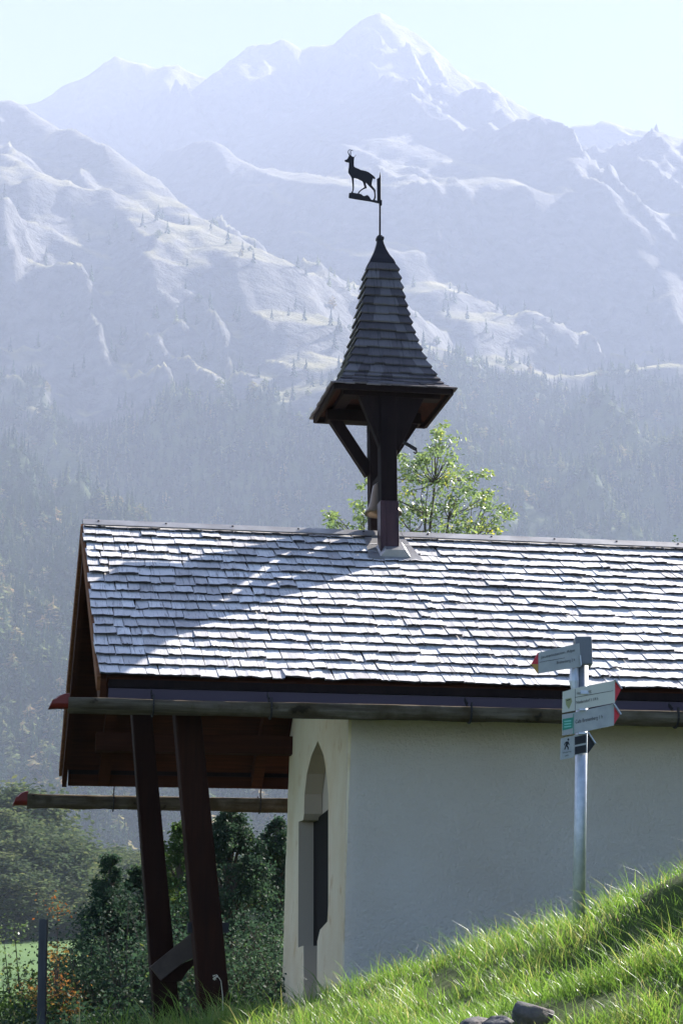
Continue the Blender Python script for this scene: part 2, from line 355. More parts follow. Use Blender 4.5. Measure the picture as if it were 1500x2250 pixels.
def dist_ridge(X, Y):
    Dm = np.full(X.shape, 1e9)
    for k, pl in SP[:1]+SP[3:8]+SP[10:13]:
        P = np.array([at(u, v, y) for u, v, y in pl])
        for a, b in zip(P[:-1], P[1:]):
            dx, dy = b[0]-a[0], b[1]-a[1]; L2 = dx*dx+dy*dy
            t = np.clip(((X-a[0])*dx+(Y-a[1])*dy)/L2, 0, 1)
            Dm = np.minimum(Dm, np.hypot(X-(a[0]+t*dx), Y-(a[1]+t*dy)))
    return Dm
def valley_z(X, Y):
    base = np.interp(Y, [20, 30, 60, 100, 160, 300, 420, 600, 5000], [-2.5, -3.5, -2.5, 0, 5, 15, 22, 24, 24])
    return base + fbm(X/60, Y/60, 3)*np.clip((Y-60)/300, 0, 1)*3
def mount_z(X, Y):
    wx = X+fbm(X/180, Y/180, 3)*45; wy = Y+fbm(X/180+9, Y/180+5, 3)*45
    H = spurs_height(X+(wx-X)*np.clip(dist_ridge(X, Y)/150, 0, 1), Y+(wy-Y)*np.clip(dist_ridge(X, Y)/150, 0, 1))
    dr = dist_ridge(X, Y); amp = np.clip(dr/240, .08, 1)*np.clip((Y-900)/1500, .22, 1)
    # gullies run down to the lower right
    rx = (X*.94+Y*.35); ry = (-X*.35+Y*.94)
    wrx = rx+fbm(X/300, Y/300, 3)*110
    H = H + (ridged(wrx/330, ry/1500, 3)-.45)*210*amp + (ridged(wrx/120+5, ry/560, 4)-.45)*95*np.clip(amp*1.3, .12, 1) + (ridged(rx/48+5, ry/120, 4)-.45)*34*np.clip(amp*1.3, .3, 1) + fbm(X/30, Y/30, 4)*8*np.clip(amp*1.5, .1, 1)
    base = valley_z(X, Y)-3
    return np.maximum(H, base)
def grid_faces(nx, ny):
    i = np.arange(nx-1)[None, :]+np.arange(ny-1)[:, None]*nx
    return np.stack([i, i+1, i+1+nx, i+nx], -1).reshape(-1, 4)
ys = np.concatenate([np.arange(500, 1000, 7), np.arange(1000, 2400, 8), np.arange(2400, 5300, 10)])
xs = np.concatenate([np.arange(-1700, -900, 30), np.arange(-900, 900, 8), np.arange(900, 1701, 30)])
X, Y = np.meshgrid(xs, ys)
Zm = mount_z(X, Y)
mo = npmesh('mountains', np.stack([X, Y, Zm], -1).reshape(-1, 3), grid_faces(len(xs), len(ys)), M['mount'], smooth=True)
tag(mo, 'hazy alpine mountain range with rocky ridges and pale grass slopes', 'mountains', kind='structure')
# pixel position of every terrain point, for where the woods stand
def pix(X, Y, Z):
    zf = X*F1[0]+Y*F1[1]+Z*F1[2]
    return 750+FPX*(X*RR[0]+Y*RR[1]+Z*RR[2])/zf, 1125-FPX*(X*UU[0]+Y*UU[1]+Z*UU[2])/zf
def wooded(X, Y, Z):
    nz = fbm(X/90, Y/90, 4); alt = Z/1000.
    lim = .74+.16*nz+.12*np.clip(X/150, 0, 1)*np.clip((2900-Y)/200, 0, 1)            # tree line at about 520 m above the chapel
    wd = np.clip((lim-alt)/.06, 0, 1)
    clear = (fbm(X/110+40, Y/70+3, 4) > .16) & (alt > .60) & (Y > 2200)          # meadows in the wood
    wd = np.where(clear & (X < 100), 0, wd)
    return wd
Wd = wooded(X, Y, Zm)
a_ = mo.data.attributes.new('wooded', 'FLOAT', 'POINT'); a_.data.foreach_set('value', Wd.ravel().astype(np.float32))

def bilin(x, y):
    i = np.clip(np.searchsorted(xs, x)-1, 0, len(xs)-2); j = np.clip(np.searchsorted(ys, y)-1, 0, len(ys)-2)
    fx = (x-xs[i])/(xs[i+1]-xs[i]); fy = (y-ys[j])/(ys[j+1]-ys[j])
    return (Zm[j, i]*(1-fx)+Zm[j, i+1]*fx)*(1-fy)+(Zm[j+1, i]*(1-fx)+Zm[j+1, i+1]*fx)*fy
# far wood: conifers made of many drooping branch blades, with scattered broadleaf clumps
def forest(n, seed):
    R = np.random.default_rng(seed)
    y = 575+R.random(n)**.85*2500; x = (R.random(n)*2-1)*(y*.19+30)
    z = bilin(x, y); wd = wooded(x, y, z)
    keep = (R.random(n) < wd*np.clip(.75+fbm(x/120, y/120, 3)*1.2, .15, 1)+.02*(z < 1150)) & (z > 26)
    x, y, z = x[keep], y[keep], z[keep]; n = len(x)
    h = (12+R.random(n)*14); broad = R.random(n) < np.where((y < 1500) & (x < 0), .30, .12)
    h = np.where(broad, h*.75, h)
    big = fbm(x/160+7, y/160, 4); tint = np.clip(R.normal(.45, .2, n)+big*.8, 0, .88); tint = np.where(broad & (R.random(n) < .8), .84+R.random(n)**2*.14, tint)
    B = 42
    f = (np.arange(B)+R.random((n, B)))/B
    ang = R.random((n, B))*2*np.pi
    rc = np.where(broad[:, None], np.sin(np.pi*np.clip(f*.85+.12, 0, 1))*.42, (1-f)**.85*.21+.015)*h[:, None]*(.7+.5*R.random((n, B)))
    zc = z[:, None]+h[:, None]*(.12+.88*f)
    drop = np.where(broad[:, None], -.1+.5*(R.random((n, B))-.5), -.55)*rc
    wid = (rc*.55+.25)
    cx, sx = np.cos(ang), np.sin(ang)
    tip = np.stack([x[:, None]+cx*rc, y[:, None]+sx*rc, zc+drop], -1)
    inn = np.stack([x[:, None]+cx*rc*.05, y[:, None]+sx*rc*.05, zc+h[:, None]*.06], -1)
    l = np.stack([x[:, None]+cx*rc*.55-sx*wid*.6, y[:, None]+sx*rc*.55+cx*wid*.6, zc+drop*.8-h[:, None]*.03], -1)
    r = np.stack([x[:, None]+cx*rc*.55+sx*wid*.6, y[:, None]+sx*rc*.55-cx*wid*.6, zc+drop*.8-h[:, None]*.03], -1)
    V = np.stack([inn, l, tip, r], 2).reshape(-1, 3)
    Fc = np.arange(len(V)).reshape(-1, 4)
    tt = np.repeat(np.clip(tint[:, None]+R.normal(0, .03, (n, B)), 0, 1).ravel(), 4)
    return V, Fc, tt
V, Fc, tt = forest(52000, 5)
fo = npmesh('forest', V, Fc, M['forest'], tint=tt)
tag(fo, 'far mountain forest of dark conifers with scattered autumn broadleaf trees', 'forest', kind='stuff')

# ------------------------------------------------------------------ near ground
CP = []
for u, v, y in [(1500,1915,8.6),(1400,1972,8.8),(1270,2020,9.0),(1150,2062,9.3),(1040,2088,9.7),(940,2118,10.2),(850,2146,10.6),(750,2185,11.0),(650,2222,11.2),(520,2240,11.3),(430,2268,11.5),
                (1500,1985,8.2),(1500,2170,8.02),(1400,2045,8.25),(1400,2175,8.05),(1300,2110,8.2),(1300,2180,7.9),(1150,2150,8.3),(1000,2190,8.6),(850,2225,9.2),(700,2252,10),
                (1500,2200,6.6),(1350,2210,6.6),(1500,2128,5.2),(1400,2165,5.15),(1300,2205,5.05),(1200,2245,5.0),(1100,2255,6.0),(1000,2265,6.4),(850,2285,7.5)]:
    CP.append(at(u, v, y))
CP += [np.array(q, float) for q in [(1.9,10.2,.45),(1,11.4,.12),(2.6,11.5,.45),(0,12.6,-.1),(2.5,13,.1),(4.5,11,.9),(6,14,.9),(7,9,1.9),(4,7.5,1.25),(3,5,.45),(2,3.6,-.25),(0,4,-.5),(-2,5,-.8),(0,1.5,-1.25),(0,0,-1.5),(3,1,-1.0),(-3,1,-1.7),(0,-4,-1.9),(5,-4,-1.5),(-5,-4,-2.2),
       (-1.6,11.6,-.12),(-2.4,11.8,-.45),(-1.2,10,-.25),(-3,9,-.9),(-3.4,13,-1.1),(-5,14,-1.8),(-1,14.5,-.7),(-2,18,-1.8),(1,18,-.9),(4,18,-.3),(8,18,.5),(-8,8,-2.4),(-8,18,-2.8),(0,24,-2.6),(8,24,-1.6),(-8,24,-3.2),(12,12,2.6),(12,2,1.6),(-12,2,-2.8),(-12,14,-3)]]
CP = np.array(CP)
def tps_fit(P):
    n = len(P); d = np.hypot(P[:, None, 0]-P[None, :, 0], P[:, None, 1]-P[None, :, 1]); K = np.where(d > 0, d**2*np.log(d+1e-12), 0)+np.eye(n)*.002
    Q = np.c_[np.ones(n), P[:, :2]]; A = np.block([[K, Q], [Q.T, np.zeros((3, 3))]])
    return np.linalg.solve(A, np.r_[P[:, 2], np.zeros(3)])
_w = tps_fit(CP)
def ground_z(X, Y):
    X = np.asarray(X, float); Y = np.asarray(Y, float); sh = X.shape; x = X.ravel(); y = Y.ravel(); out = np.empty(len(x))
    xc = np.clip(x, -13, 13); yc = np.clip(y, -6, 26)
    for i in range(0, len(x), 20000):
        a = xc[i:i+20000]; b = yc[i:i+20000]
        d = np.hypot(a[:, None]-CP[None, :, 0], b[:, None]-CP[None, :, 1]); K = d**2*np.log(d+1e-12)
        out[i:i+20000] = K@_w[:-3] + _w[-3]+_w[-2]*a+_w[-1]*b
    out += fbm(x/1.1, y/1.1, 4)*.045
    k = np.clip((y-19)/8, 0, 1); k = k*k*(3-2*k)
    out = out*(1-k)+valley_z(x, y)*k
    return out.reshape(sh)
yg = np.concatenate([np.arange(-8, 3, .5), np.arange(3, 13, .07), np.arange(13, 30, .4), np.geomspace(30, 760, 90)])
xg0 = np.concatenate([-np.geomspace(400, 7, 30), np.arange(-6.9, -2.5, .3), np.arange(-2.5, 3.2, .07), np.arange(3.2, 7, .3), np.geomspace(7, 400, 30)])
X, Y = np.meshgrid(xg0, yg)
gr = npmesh('ground', np.stack([X, Y, ground_z(X, Y)], -1).reshape(-1, 3), grid_faces(len(xg0), len(yg)), M['soil'], smooth=True)
tag(gr, 'grassy bank rising to the right with the valley meadow behind', 'ground', kind='structure')

# grass blades
def blades(name, x, y, ln, wd, lean, seed, m, tint):
    R = np.random.default_rng(seed); n = len(x); z = ground_z(x, y)-.01
    a = R.random(n)*2*np.pi; la = lean*(.4+R.random(n)); dirx = np.cos(a)*la; diry = np.sin(a)*la
    dirx += -.18; diry += -.12           # the sward leans a little down the bank
    fa = R.random(n)*np.pi; wx, wy = np.cos(fa)*wd/2, np.sin(fa)*wd/2
    P = []
    for t, ww in ((0, 1), (.35, .9), (.7, .6)):
        cx = x+dirx*ln*t**1.8; cy = y+diry*ln*t**1.8; cz = z+ln*(t-.28*la*t*t)
        P += [np.stack([cx-wx*ww, cy-wy*ww, cz], -1), np.stack([cx+wx*ww, cy+wy*ww, cz], -1)]
    tipx, tipy, tipz = x+dirx*ln*1.05, y+diry*ln*1.05, z+ln*(.96-.30*la)
    P += [np.stack([tipx-wx*.08, tipy-wy*.08, tipz], -1), np.stack([tipx+wx*.08, tipy+wy*.08, tipz], -1)]
    V = np.stack(P, 1).reshape(-1, 3); b = np.arange(n)[:, None]*8
    Fq = np.concatenate([b+np.array([[0, 1, 3, 2]]), b+np.array([[2, 3, 5, 4]]), b+np.array([[4, 5, 7, 6]])], 0)
    return V, Fq, np.repeat(tint, 8)
def scatter(n, x0, x1, y0, y1, R): return R.uniform(x0, x1, n), R.uniform(y0, y1, n)
R = np.random.default_rng(21)
Vs, Fs, Ts, off = [], [], [], 0
for (n, x0, x1, y0, y1, l0, l1, w_) in [(150000, -1.9, 2.6, 7.2, 12.4, .03, .10, .003), (6000, -1.6, 2.4, 8.4, 11.6, .11, .17, .003), (120000, .2, 2.2, 4.4, 7.4, .025, .07, .0024), (4500, .5, 1.5, 4.7, 6.0, .06, .13, .0026), (16000, -4, 0, 11, 16, .08, .25, .006), (9000, 2.2, 5, 7, 14, .08, .2, .006)]:
    x, y = scatter(n, x0, x1, y0, y1, R)
    cl = fbm(x/.22, y/.22, 3); k = R.random(n) < .55+cl*1.2
    x, y, cl = x[k], y[k], cl[k]; n = len(x)
    lc = loc_s = (x-E0[0])*D_[0]+(y-E0[1])*D_[1]; tc_ = (x-E0[0])*N_[0]+(y-E0[1])*N_[1]
    k = ~((tc_ > .38) & (lc > 1.45)); x, y, cl = x[k], y[k], cl[k]; n = len(x)
    ln = (l0+(l1-l0)*R.random(n)**1.6)*(.75+.9*np.clip(cl+.3, 0, .8))
    dry = fbm(x/.5+20, y/.5, 3); tint = np.clip(R.normal(.45, .22, n)+cl*.5, 0, .9); tint = np.where(R.random(n) < .02+.12*np.clip(dry-.12, 0, 1), R.uniform(.9, 1, n), tint)
    V, Fq, T = blades('g', x, y, ln, w_*(.6+.8*R.random(n)), .55, int(R.integers(1e6)), None, tint)
    Vs.append(V); Fs.append(Fq+off); Ts.append(T); off += len(V)
gs = npmesh('grass', np.concatenate(Vs), np.concatenate(Fs), M['grass'], tint=np.concatenate(Ts))
tag(gs, 'sunlit green grass growing over the bank', 'grass', kind='stuff')

# ------------------------------------------------------------------ chapel
LOC0 = wld(0, 0, 0)
zg = -2.15
ROTZ = math.atan2(D_[1], D_[0])
chapel = empty('chapel', wld(0, 0, zg), ROTZ, label='white plastered chapel with a sunlit grey shingle roof and open timber porch', cat='chapel')
def LZ(p): return (p[0], p[1], p[2]-zg)
class CB(MB):
    """MB in roof-local coordinates (s along the eave, t deeper, z above the eave), shifted to the chapel's base"""
    def build(self, *a, **k):
        self.v = [(x, y, z-zg) for x, y, z in self.v]; return MB.build(self, *a, **k)
SL = math.hypot(RW, RH); cs, sn = RW/SL, RH/SL
def slope_pt(s, q, off, side):       # q measured up the slope from the eave; side 0 near, 1 far
    t = q*cs - off*sn; z = q*sn + off*cs
    return (s, t if side == 0 else 2*RW-t, z)
# decking
dk = CB()
for side in (0, 1):
    for (q0, q1, o0, o1) in [(.03, SL, -.045, -.012)]:
        p = [slope_pt(s, q, o, side) for o in (o0, o1) for s, q in ((.04, q0), (ROOF_L-.02, q0), (ROOF_L-.02, q1), (.04, q1))]
        dk.hexa(p)
roof = dk.build('roof', M['brown'], chapel)
def shingle_course(mb, q, side, s0, s1, expo, rnd):
    s = s0 - rnd.random()*.02
    drift = 0
    while s < s1:
        wd = rnd.choice([.06, .08, .09, .11, .13, .15])*rnd.uniform(.9, 1.1); e = min(s+wd-.004, s1+.01)
        lb = q + rnd.gauss(0, .0045) + drift; drift = max(-.008, min(.008, drift+rnd.gauss(0, .0025)))
        th = rnd.uniform(.007, .010); lift = rnd.uniform(.026, .030); tl = rnd.gauss(0, .003); sk = rnd.gauss(0, .004)
        top = min(lb+expo*1.75, SL)
        nseg = 4 if side == 0 else 1; tn = rnd.random()
        vs = []; 
        for i in range(nseg+1):
            ss = s+(e-s)*i/nseg; j = rnd.gauss(0, .0035) if side == 0 else 0; k = sk*(i/nseg-.5)*2
            vs += [slope_pt(ss, lb+j+k, lift-th*.2+tl, side), slope_pt(ss, lb+j+k, lift+th+tl+rnd.gauss(0, .0012), side), slope_pt(ss+sk, top, .006, side), slope_pt(ss+sk, top, .0, side)]
        fs = []; ev = []; ef = []
        for i in range(nseg):
            a, b = i*4, i*4+4; k_ = len(ev)
            ev += [vs[a], vs[b], vs[b+1], vs[a+1]]; ef.append((k_, k_+1, k_+2, k_+3))
            fs += [(a+1, b+1, b+2, a+2), (a, a+3, b+3, b)]
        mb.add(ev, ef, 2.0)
        fs += [(0, 1, 2, 3), (nseg*4, nseg*4+3, nseg*4+2, nseg*4+1)]
        mb.add(vs, fs, tn); s = e+rnd.choice([.003, .004, .006])
rnd = random.Random(3)
sh = CB(); EXPO = SL/17.6
for i in range(18): shingle_course(sh, i*EXPO-.01, 0, 0, ROOF_L, EXPO, rnd)
for i in range(18): shingle_course(sh, i*EXPO-.01, 1, 0, ROOF_L, EXPO, rnd)
sh.build('shingles', M['shingle'], roof, recalc=False)
# ridge sheet
rc = CB()
for a, b in ((-.01, 2.3), (2.304, 4.5), (4.504, ROOF_L+.01)):
    for side in (0, 1):
        rc.hexa([slope_pt(s, q, o, side) for o in (.042, .047) for s, q in ((a, SL-.085), (b, SL-.085), (b, SL+.012), (a, SL+.012))])
rc.build('ridge_cap', M['lead'], roof)
for k in range(14):
    nl = CB(); nl.lathe([(0, .012), (.007, .010), (.009, 0)], (.1+k*.48, RW-.055*cs, RH-.055*sn+.046/cs*.95), 8); nl.build('cap_screw', M['iron'], roof)
# barge boards along both rakes
for side in (1, 0):
    b = CB(); b.hexa([slope_pt(s, q, o, side) for o in (-.20, -.008) for s, q in ((.0, .0), (.035, .0), (.035, SL-(.0 if side else .0)), (.0, SL))]); b.build('barge_board', M['brown'], roof)
    b = CB(); b.hexa([slope_pt(s, q, o, side) for o in (-.08, .012) for s, q in ((-.022, -.01), (-.001, -.01), (-.001, SL), (-.022, SL))]); b.build('rake_trim', M['rake'], roof)
# fascia: dark strip painting the shaded gap under the shingle ends and painted board below
for side in (0, 1):
    T = (lambda t: t) if side == 0 else (lambda t: 2*RW-t)
    b = CB(); b.box(.05, ROOF_L-.03, min(T(.018), T(.045)), max(T(.018), T(.045)), -.052, -.004); b.build('eave_gap_dark', M['black_wood'], roof)
    b = CB(); b.box(.05, ROOF_L-.03, min(T(.03), T(.06)), max(T(.03), T(.06)), -.145, -.055); b.build('fascia', M['fascia'] if side == 0 else M['brown'], roof)
# rafters and purlins
for s in (.33, 1.55, 2.7, 3.9, 5.1, 6.3):
    for side in (0, 1):
        b = CB(); a0 = slope_pt(s, -.03 if side else .12, -.10, side); a1 = slope_pt(s, SL-.12, -.10, side); b.beam(a0, a1, .085, .105, up=(0, -sn if side == 0 else sn, cs)); b.build('rafter', M['brown'], chapel)
for t, z in ((3.62, .13), (.62, .16)):
    b = CB(); b.box(.22, ROOF_L-.1, t-.06, t+.06, z-.08, z+.06) if t > 1 else b.box(.22, ROOF_L-.1, t-.06, t+.06, z-.02, z+.12); b.build('purlin', M['brown'], chapel)
b = CB(); b.box(.10, ROOF_L-.1, RW-.06, RW+.06, RH-.30, RH-.16); b.build('ridge_beam', M['brown'], chapel)
# walls -----------------------------------------------------------------
WN = np.array([1.583, .45]); WF = np.array([1.742, 3.78])      # near and far corner of the gable wall (s, t) at eave height
wdv = WF-WN; WL = np.linalg.norm(wdv); wdv = wdv/WL; win = np.array([wdv[1], -wdv[0]])   # along wall, into the building
if win[0] < 0: win = -win
BAT = .028
def wallpt(u_, z, depth=0):          # point on the gable wall: distance from near corner, height, depth behind the face
    q = WN+wdv*u_+win*(depth+BAT*(z+.2)); return (q[0], q[1], z)
Pw = wld(WN[0], WN[1], 0); Wn = D_*win[0]+N_*win[1]
def px_wall(u, v):
    P = onplane(u, v, Pw, Wn); q = loc(P); zz = q[2]
    P = onplane(u, v, Pw+Wn*BAT*(zz+.2), Wn); q = loc(P); return ((q[0]-WN[0])*wdv[0]+(q[1]-WN[1])*wdv[1], q[2])
hole = [(668,1788),(669,1745),(674,1700),(684,1660),(698,1628),(711,1660),(717,1700),(721,1745),(721,1990),(719,2025),(703,2043),(697,2068),(695,2300),(668,2300),(667,2078),(655,2082),(656,1806),(666,1802)]
H2 = [px_wall(*q) for q in hole]
ZB = zg-.35
def wall_with_hole():
    g = CB()
    from mathutils.geometry import tessellate_polygon
    ztop = lambda t_: (RH*(1-abs(t_-RW)/RW))-.10
    far = WL+.03*0
    outer = [(.0, ZB), (0, ztop(WN[1])), ((RW-WN[1])/wdv[1], ztop(RW)), (WL, ztop(WF[1])), (WL+.05, ZB)]
    # roughen the outer far edge a little
    top = outer[3]; bot = outer[4]; mid = []
    for i in range(1, 16):
        f = i/16; mid.append((top[0]+(bot[0]-top[0])*f+random.gauss(0, .012), top[1]+(bot[1]-top[1])*f))
    outer = outer[:4]+mid+[outer[4]]
    hole2 = [(a, max(b, ZB+.02)) for a, b in H2]
    loops = [[Vector((a, b, 0)) for a, b in outer], [Vector((a, b, 0)) for a, b in hole2]]
    tri = tessellate_polygon(loops); pts = outer+hole2; n = len(pts)
    front = [wallpt(a, b, 0) for a, b in pts]; back = [wallpt(a, b, .13) for a, b in pts]
    fs = [tuple(t) for t in tri]+[tuple(i+n for i in reversed(t)) for t in tri]
    no = len(outer); nh = len(hole2)
    fs += [(i, (i+1) % no, n+(i+1) % no, n+i) for i in range(no)]
    g.add(front+back, fs)
    rv = CB(); rv.add(front[no:]+back[no:], [(i, (i+1) % nh, nh+(i+1) % nh, nh+i) for i in range(nh)]); return g, rv
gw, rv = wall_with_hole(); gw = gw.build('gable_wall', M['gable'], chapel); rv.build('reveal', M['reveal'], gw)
# backing layer behind the recess, and a black sheet painting the unlit interior
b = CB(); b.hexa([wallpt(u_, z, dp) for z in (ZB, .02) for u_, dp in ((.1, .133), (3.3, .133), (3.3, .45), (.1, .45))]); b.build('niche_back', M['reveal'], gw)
zt = H2[0][1]-.02; zb_ = H2[11][1]+.0
b = CB(); b.hexa([wallpt(u_, z, dp) for z in (zb_, zt) for u_, dp in ((.5, .112), (3.2, .112), (3.2, .131), (.5, .131))]); dr = b.build('doorway_dark', M['doorway_dark'], chapel)
# long near wall with a rounded corner, subdivided so the face wanders like hand-laid plaster
fw = CB(); nsx, nsz = 90, 46
xs_ = np.linspace(0, 1, nsx); rows = []
for j in range(nsz):
    z = ZB+(-.03-ZB+.28)*j/(nsz-1)
    for i in range(nsx):
        s = WN[0]+BAT*(z+.2)*1.0+(ROOF_L-.25-WN[0])*xs_[i]**1.6
        t = WN[1]+BAT*.6*(z+.2)
        wob = (float(fbm(np.array([s*.9]), np.array([z*1.1+7]), 4)[0])*.012+float(fbm(np.array([s*9]), np.array([z*9+7]), 3)[0])*.0022)
        t += wob
        ds = s-(WN[0]+BAT*(z+.2))
        if ds < .07: t += (.07-math.sqrt(max(0, .07**2-(.07-ds)**2)))*.8
        rows.append((s, t-.012, z))
fw.add(rows, [(j*nsx+i, j*nsx+i+1, (j+1)*nsx+i+1, (j+1)*nsx+i) for j in range(nsz-1) for i in range(nsx-1)])
o = fw.build('long_wall', M['plaster'], chapel, smooth=True, recalc=False)
so_ = o.modifiers.new('solid', 'SOLIDIFY'); so_.thickness = .09; so_.offset = -1
b = CB(); b.box(WN[0]+.2, ROOF_L-.25, WN[1]+.12, WN[1]+.4, ZB, .22); b.box(WF[0]+.05, ROOF_L-.25, WF[1]-.35, WF[1]-.02, ZB, .22); b.box(ROOF_L-.5, ROOF_L-.26, WN[1]+.41, WF[1]-.36, ZB, .22)
b.build('masonry', M['plaster'], chapel)
# gutters: hollowed logs with red beaks ---------------------------------------
def gutter(s0, s1, t, z, r, name):
    g = CB(); n = 150; k = 18; vs = []; R_ = random.Random(int(t*100))
    for i in range(n):
        s = s0+(s1-s0)*i/(n-1); rr0 = r*(1+float(fbm(np.array([s*2.3]), np.array([t]), 4)[0])*.12)
        cz = z+float(fbm(np.array([s*.5]), np.array([t+3]), 2)[0])*.008
        for a in range(k+1):
            an = math.pi*(1-.12)+ (math.pi*(1+.24))*a/k; rr = rr0*(1+float(fbm(np.array([s*3+a*.05]), np.array([a*.55+t]), 4)[0])*.16); vs.append((s, t+rr*math.cos(an), cz+rr*math.sin(an)*1.0))
        for a in range(k, -1, -1):
            an = math.pi*(1-.12)+ (math.pi*(1+.24))*a/k; vs.append((s, t+rr0*.62*math.cos(an), cz+rr0*.25+rr0*.62*math.sin(an)))
    m_ = 2*(k+1); fs = []
    for i in range(n-1):
        for a in range(m_): fs.append((i*m_+a, i*m_+(a+1) % m_, (i+1)*m_+(a+1) % m_, (i+1)*m_+a))
    for e in (0, n-1):
        for a in range(k): fs.append((e*m_+a, e*m_+a+1, e*m_+m_-2-a, e*m_+m_-1-a))
    g.add(vs, fs, .5); go = g.build(name, M['log'], chapel, smooth=True)
    # beak
    h = CB(); pr = [(0, r*.86), (-.03, r*.80), (-.06, r*.60), (-.09, r*.22), (-.112, -r*.35), (-.122, -r*.78), (-.10, -r*.74), (-.05, -r*.70), (0, -r*.72)]
    vs = []; fs = []
    for j, f in enumerate(np.linspace(-1, 1, 7)):
        wv = math.sqrt(max(0, 1-f*f*.75)); 
        for (a, c) in pr: vs.append((s0+a*(.72+.28*wv)+.006, t+f*r*.8, z+(c+r*.7)*(1 if c < 0 else .85+.15*wv)-r*.7+abs(f)**3*r*.45*(1 if c < 0 else 0)))
    m2 = len(pr)
    for j in range(6):
        for a in range(m2): fs.append((j*m2+a, j*m2+(a+1) % m2, (j+1)*m2+(a+1) % m2, (j+1)*m2+a))
    fs += [tuple(range(m2)), tuple(6*m2+a for a in range(m2-1, -1, -1))]
    h.add(vs, fs, .5); h.build('gutter_beak', M['red'], go)
    # bark collar at the end
    return go
g1 = gutter(-.196, ROOF_L+.1, -.12, -.170, .059, 'gutter')
g2 = gutter(-.26, ROOF_L+.1, 2*RW+.115, -.238, .074, 'gutter')
def hook(go, s, t, z, r, side):
    b = CB(); pts = [(s, t+(.10 if side == 0 else -.10), z+r+.03)]+[(s, t+(r+.004)*math.cos(a)*(1 if side == 0 else -1), z+(r+.004)*math.sin(a)) for a in np.linspace(.9, -math.pi-.1, 14)]+[(s, t+(-r-.006)*(1 if side == 0 else -1), z+r*.75)]
    for p, q in zip(pts[:-1], pts[1:]): b.beam(p, q, .026, .008, up=(1, 0, 0) if False else (.0, .0, 1.) if abs(p[2]-q[2]) < .001 else (1, 0, 0), w2=.026)
    b.build('gutter_hook', M['iron'], go)
for s in (.30, 1.0, 2.22, 3.53, 4.8, 6.0): hook(g1, s, -.12, -.170, .060, 0)
for s in (.42, 1.6, 2.9, 4.2): hook(g2, s, 2*RW+.115, -.238, .075, 1)
# porch posts (lean as in the photo) ---------------------------------------------
def porch_post(u0, v0, u1, v1, t, w0, w1, ext):
    A = loc(onplane(u0, v0, wld(0, t, 0), N_)); B = loc(onplane(u1, v1, wld(0, t, 0), N_))
    dirv = (B-A)/np.linalg.norm(B-A); A = A-dirv*.28; B = B+dirv*ext
    b = CB(); b.beam(A, B, w0, w0, up=(0, 1, 0), w2=w1, h2=w1); b.build('porch_post', M['brown_long'], chapel, bevel=.012)
    return A, B, dirv
A1, B1, d1 = porch_post(311, 1580, 367, 2250, 1.05, .125, .165, .35)
A2, B2, d2 = porch_post(411, 1580, 470, 2215, .50, .16, .185, .4)
# slanting plank between the posts, and through bolt
b = CB(); b.plate([loc(onplane(u, v, wld(0, .88, 0), N_)) for u, v in ((330,2124),(426,2046),(446,2050),(446,2096),(402,2116),(354,2154))], (0, .05, 0)); b.build('porch_rail', M['rail'], chapel, bevel=.004)
b = CB(); b.plate([loc(onplane(u, v, wld(0, .90, 0), N_)) for u, v in ((354,2155),(402,2117),(446,2097),(446,2104),(414,2132),(398,2156))], (0, .09, 0)); b.build('rail_shade_plate', M['brown_long'], chapel)  # dark plate painting the plank's shaded underside
Pb = loc(onplane(457, 2040, wld(0, .5, 0), N_))
b = CB(); b.beam(Pb-np.array([.125, 0, -.004]), Pb+np.array([.125, 0, .004]), .035, .06); b.build('bolt', M['iron'], chapel)
# wall plate above the posts
b = CB(); b.box(.15, WN[0]-.0, .42, .58, -.02, .11); b.build('wall_plate', M['brown'], chapel)

# ------------------------------------------------------------------ bell turret
TS = 2.175
turret = empty('bell_turret', wld(TS, RW, RH), ROTZ, label='slim wooden bell turret with a flared dark shingled spire astride the ridge', cat='turret')
class TB(MB):   # coordinates relative to the ridge point below the spire
    pass
PF, PBk = -.315, .315                 # the two posts stand in front of and behind the ridge
zt_ = 2.42-RH                          # top of posts
postobs = []
for t, zb in ((PF, -.24), (PBk, -.26)):
    b = TB(); c_ = -.03 if t == PF else .02; b.box(c_-.060, c_+.060, t-.062, t+.062, zb, zt_); postobs.append(b.build('turret_post', M['black_wood'], turret, bevel=.008))
# copper sheath on the near post and lead apron
b = TB(); b.box(-.0955, .0355, PF-.0655, PF+.0655, -.245, .18); sh_ = b.build('copper_sheath', M['copper'], turret, bevel=.004)
b = TB(); b.box(-.099, -.096, PF-.069, PF+.0, -.2, .17); b.box(-.055, -.038, PF-.069, PF-.066, -.22, .17); b.build('sheath_seam', M['copper'], sh_)
b = TB()
sl = -RH/RW
def rp(s, q, off):   # local: q distance below ridge along near slope (horizontal), off above deck
    return (s, -q-off*sn, q*sl+off*cs)
for side in (1, -1):
    b.hexa([(s*1.0, y*side, z) for o in (.030, .036) for (s, y, z) in [rp(-.20, .43, o), rp(.19, .43, o), rp(.13, .02, o), rp(-.15, .02, o)]])
    b.hexa([(s, y*side, z) for (s, y, z) in [rp(-.11, .40, .037), rp(.11, .40, .037), rp(.11, .24, .037), rp(-.11, .24, .037), rp(-.07, .385, .085), rp(.07, .385, .085), rp(.07, .25, .085), rp(-.07, .25, .085)]])
b.build('flashing', M['lead'], turret)
# collar block between posts carrying the bell
b = TB(); b.beam((0, PF+.0625, .44), (0, PBk-.0625, .44), .06, .07); b.build('bell_beam', M['black_wood'], turret)
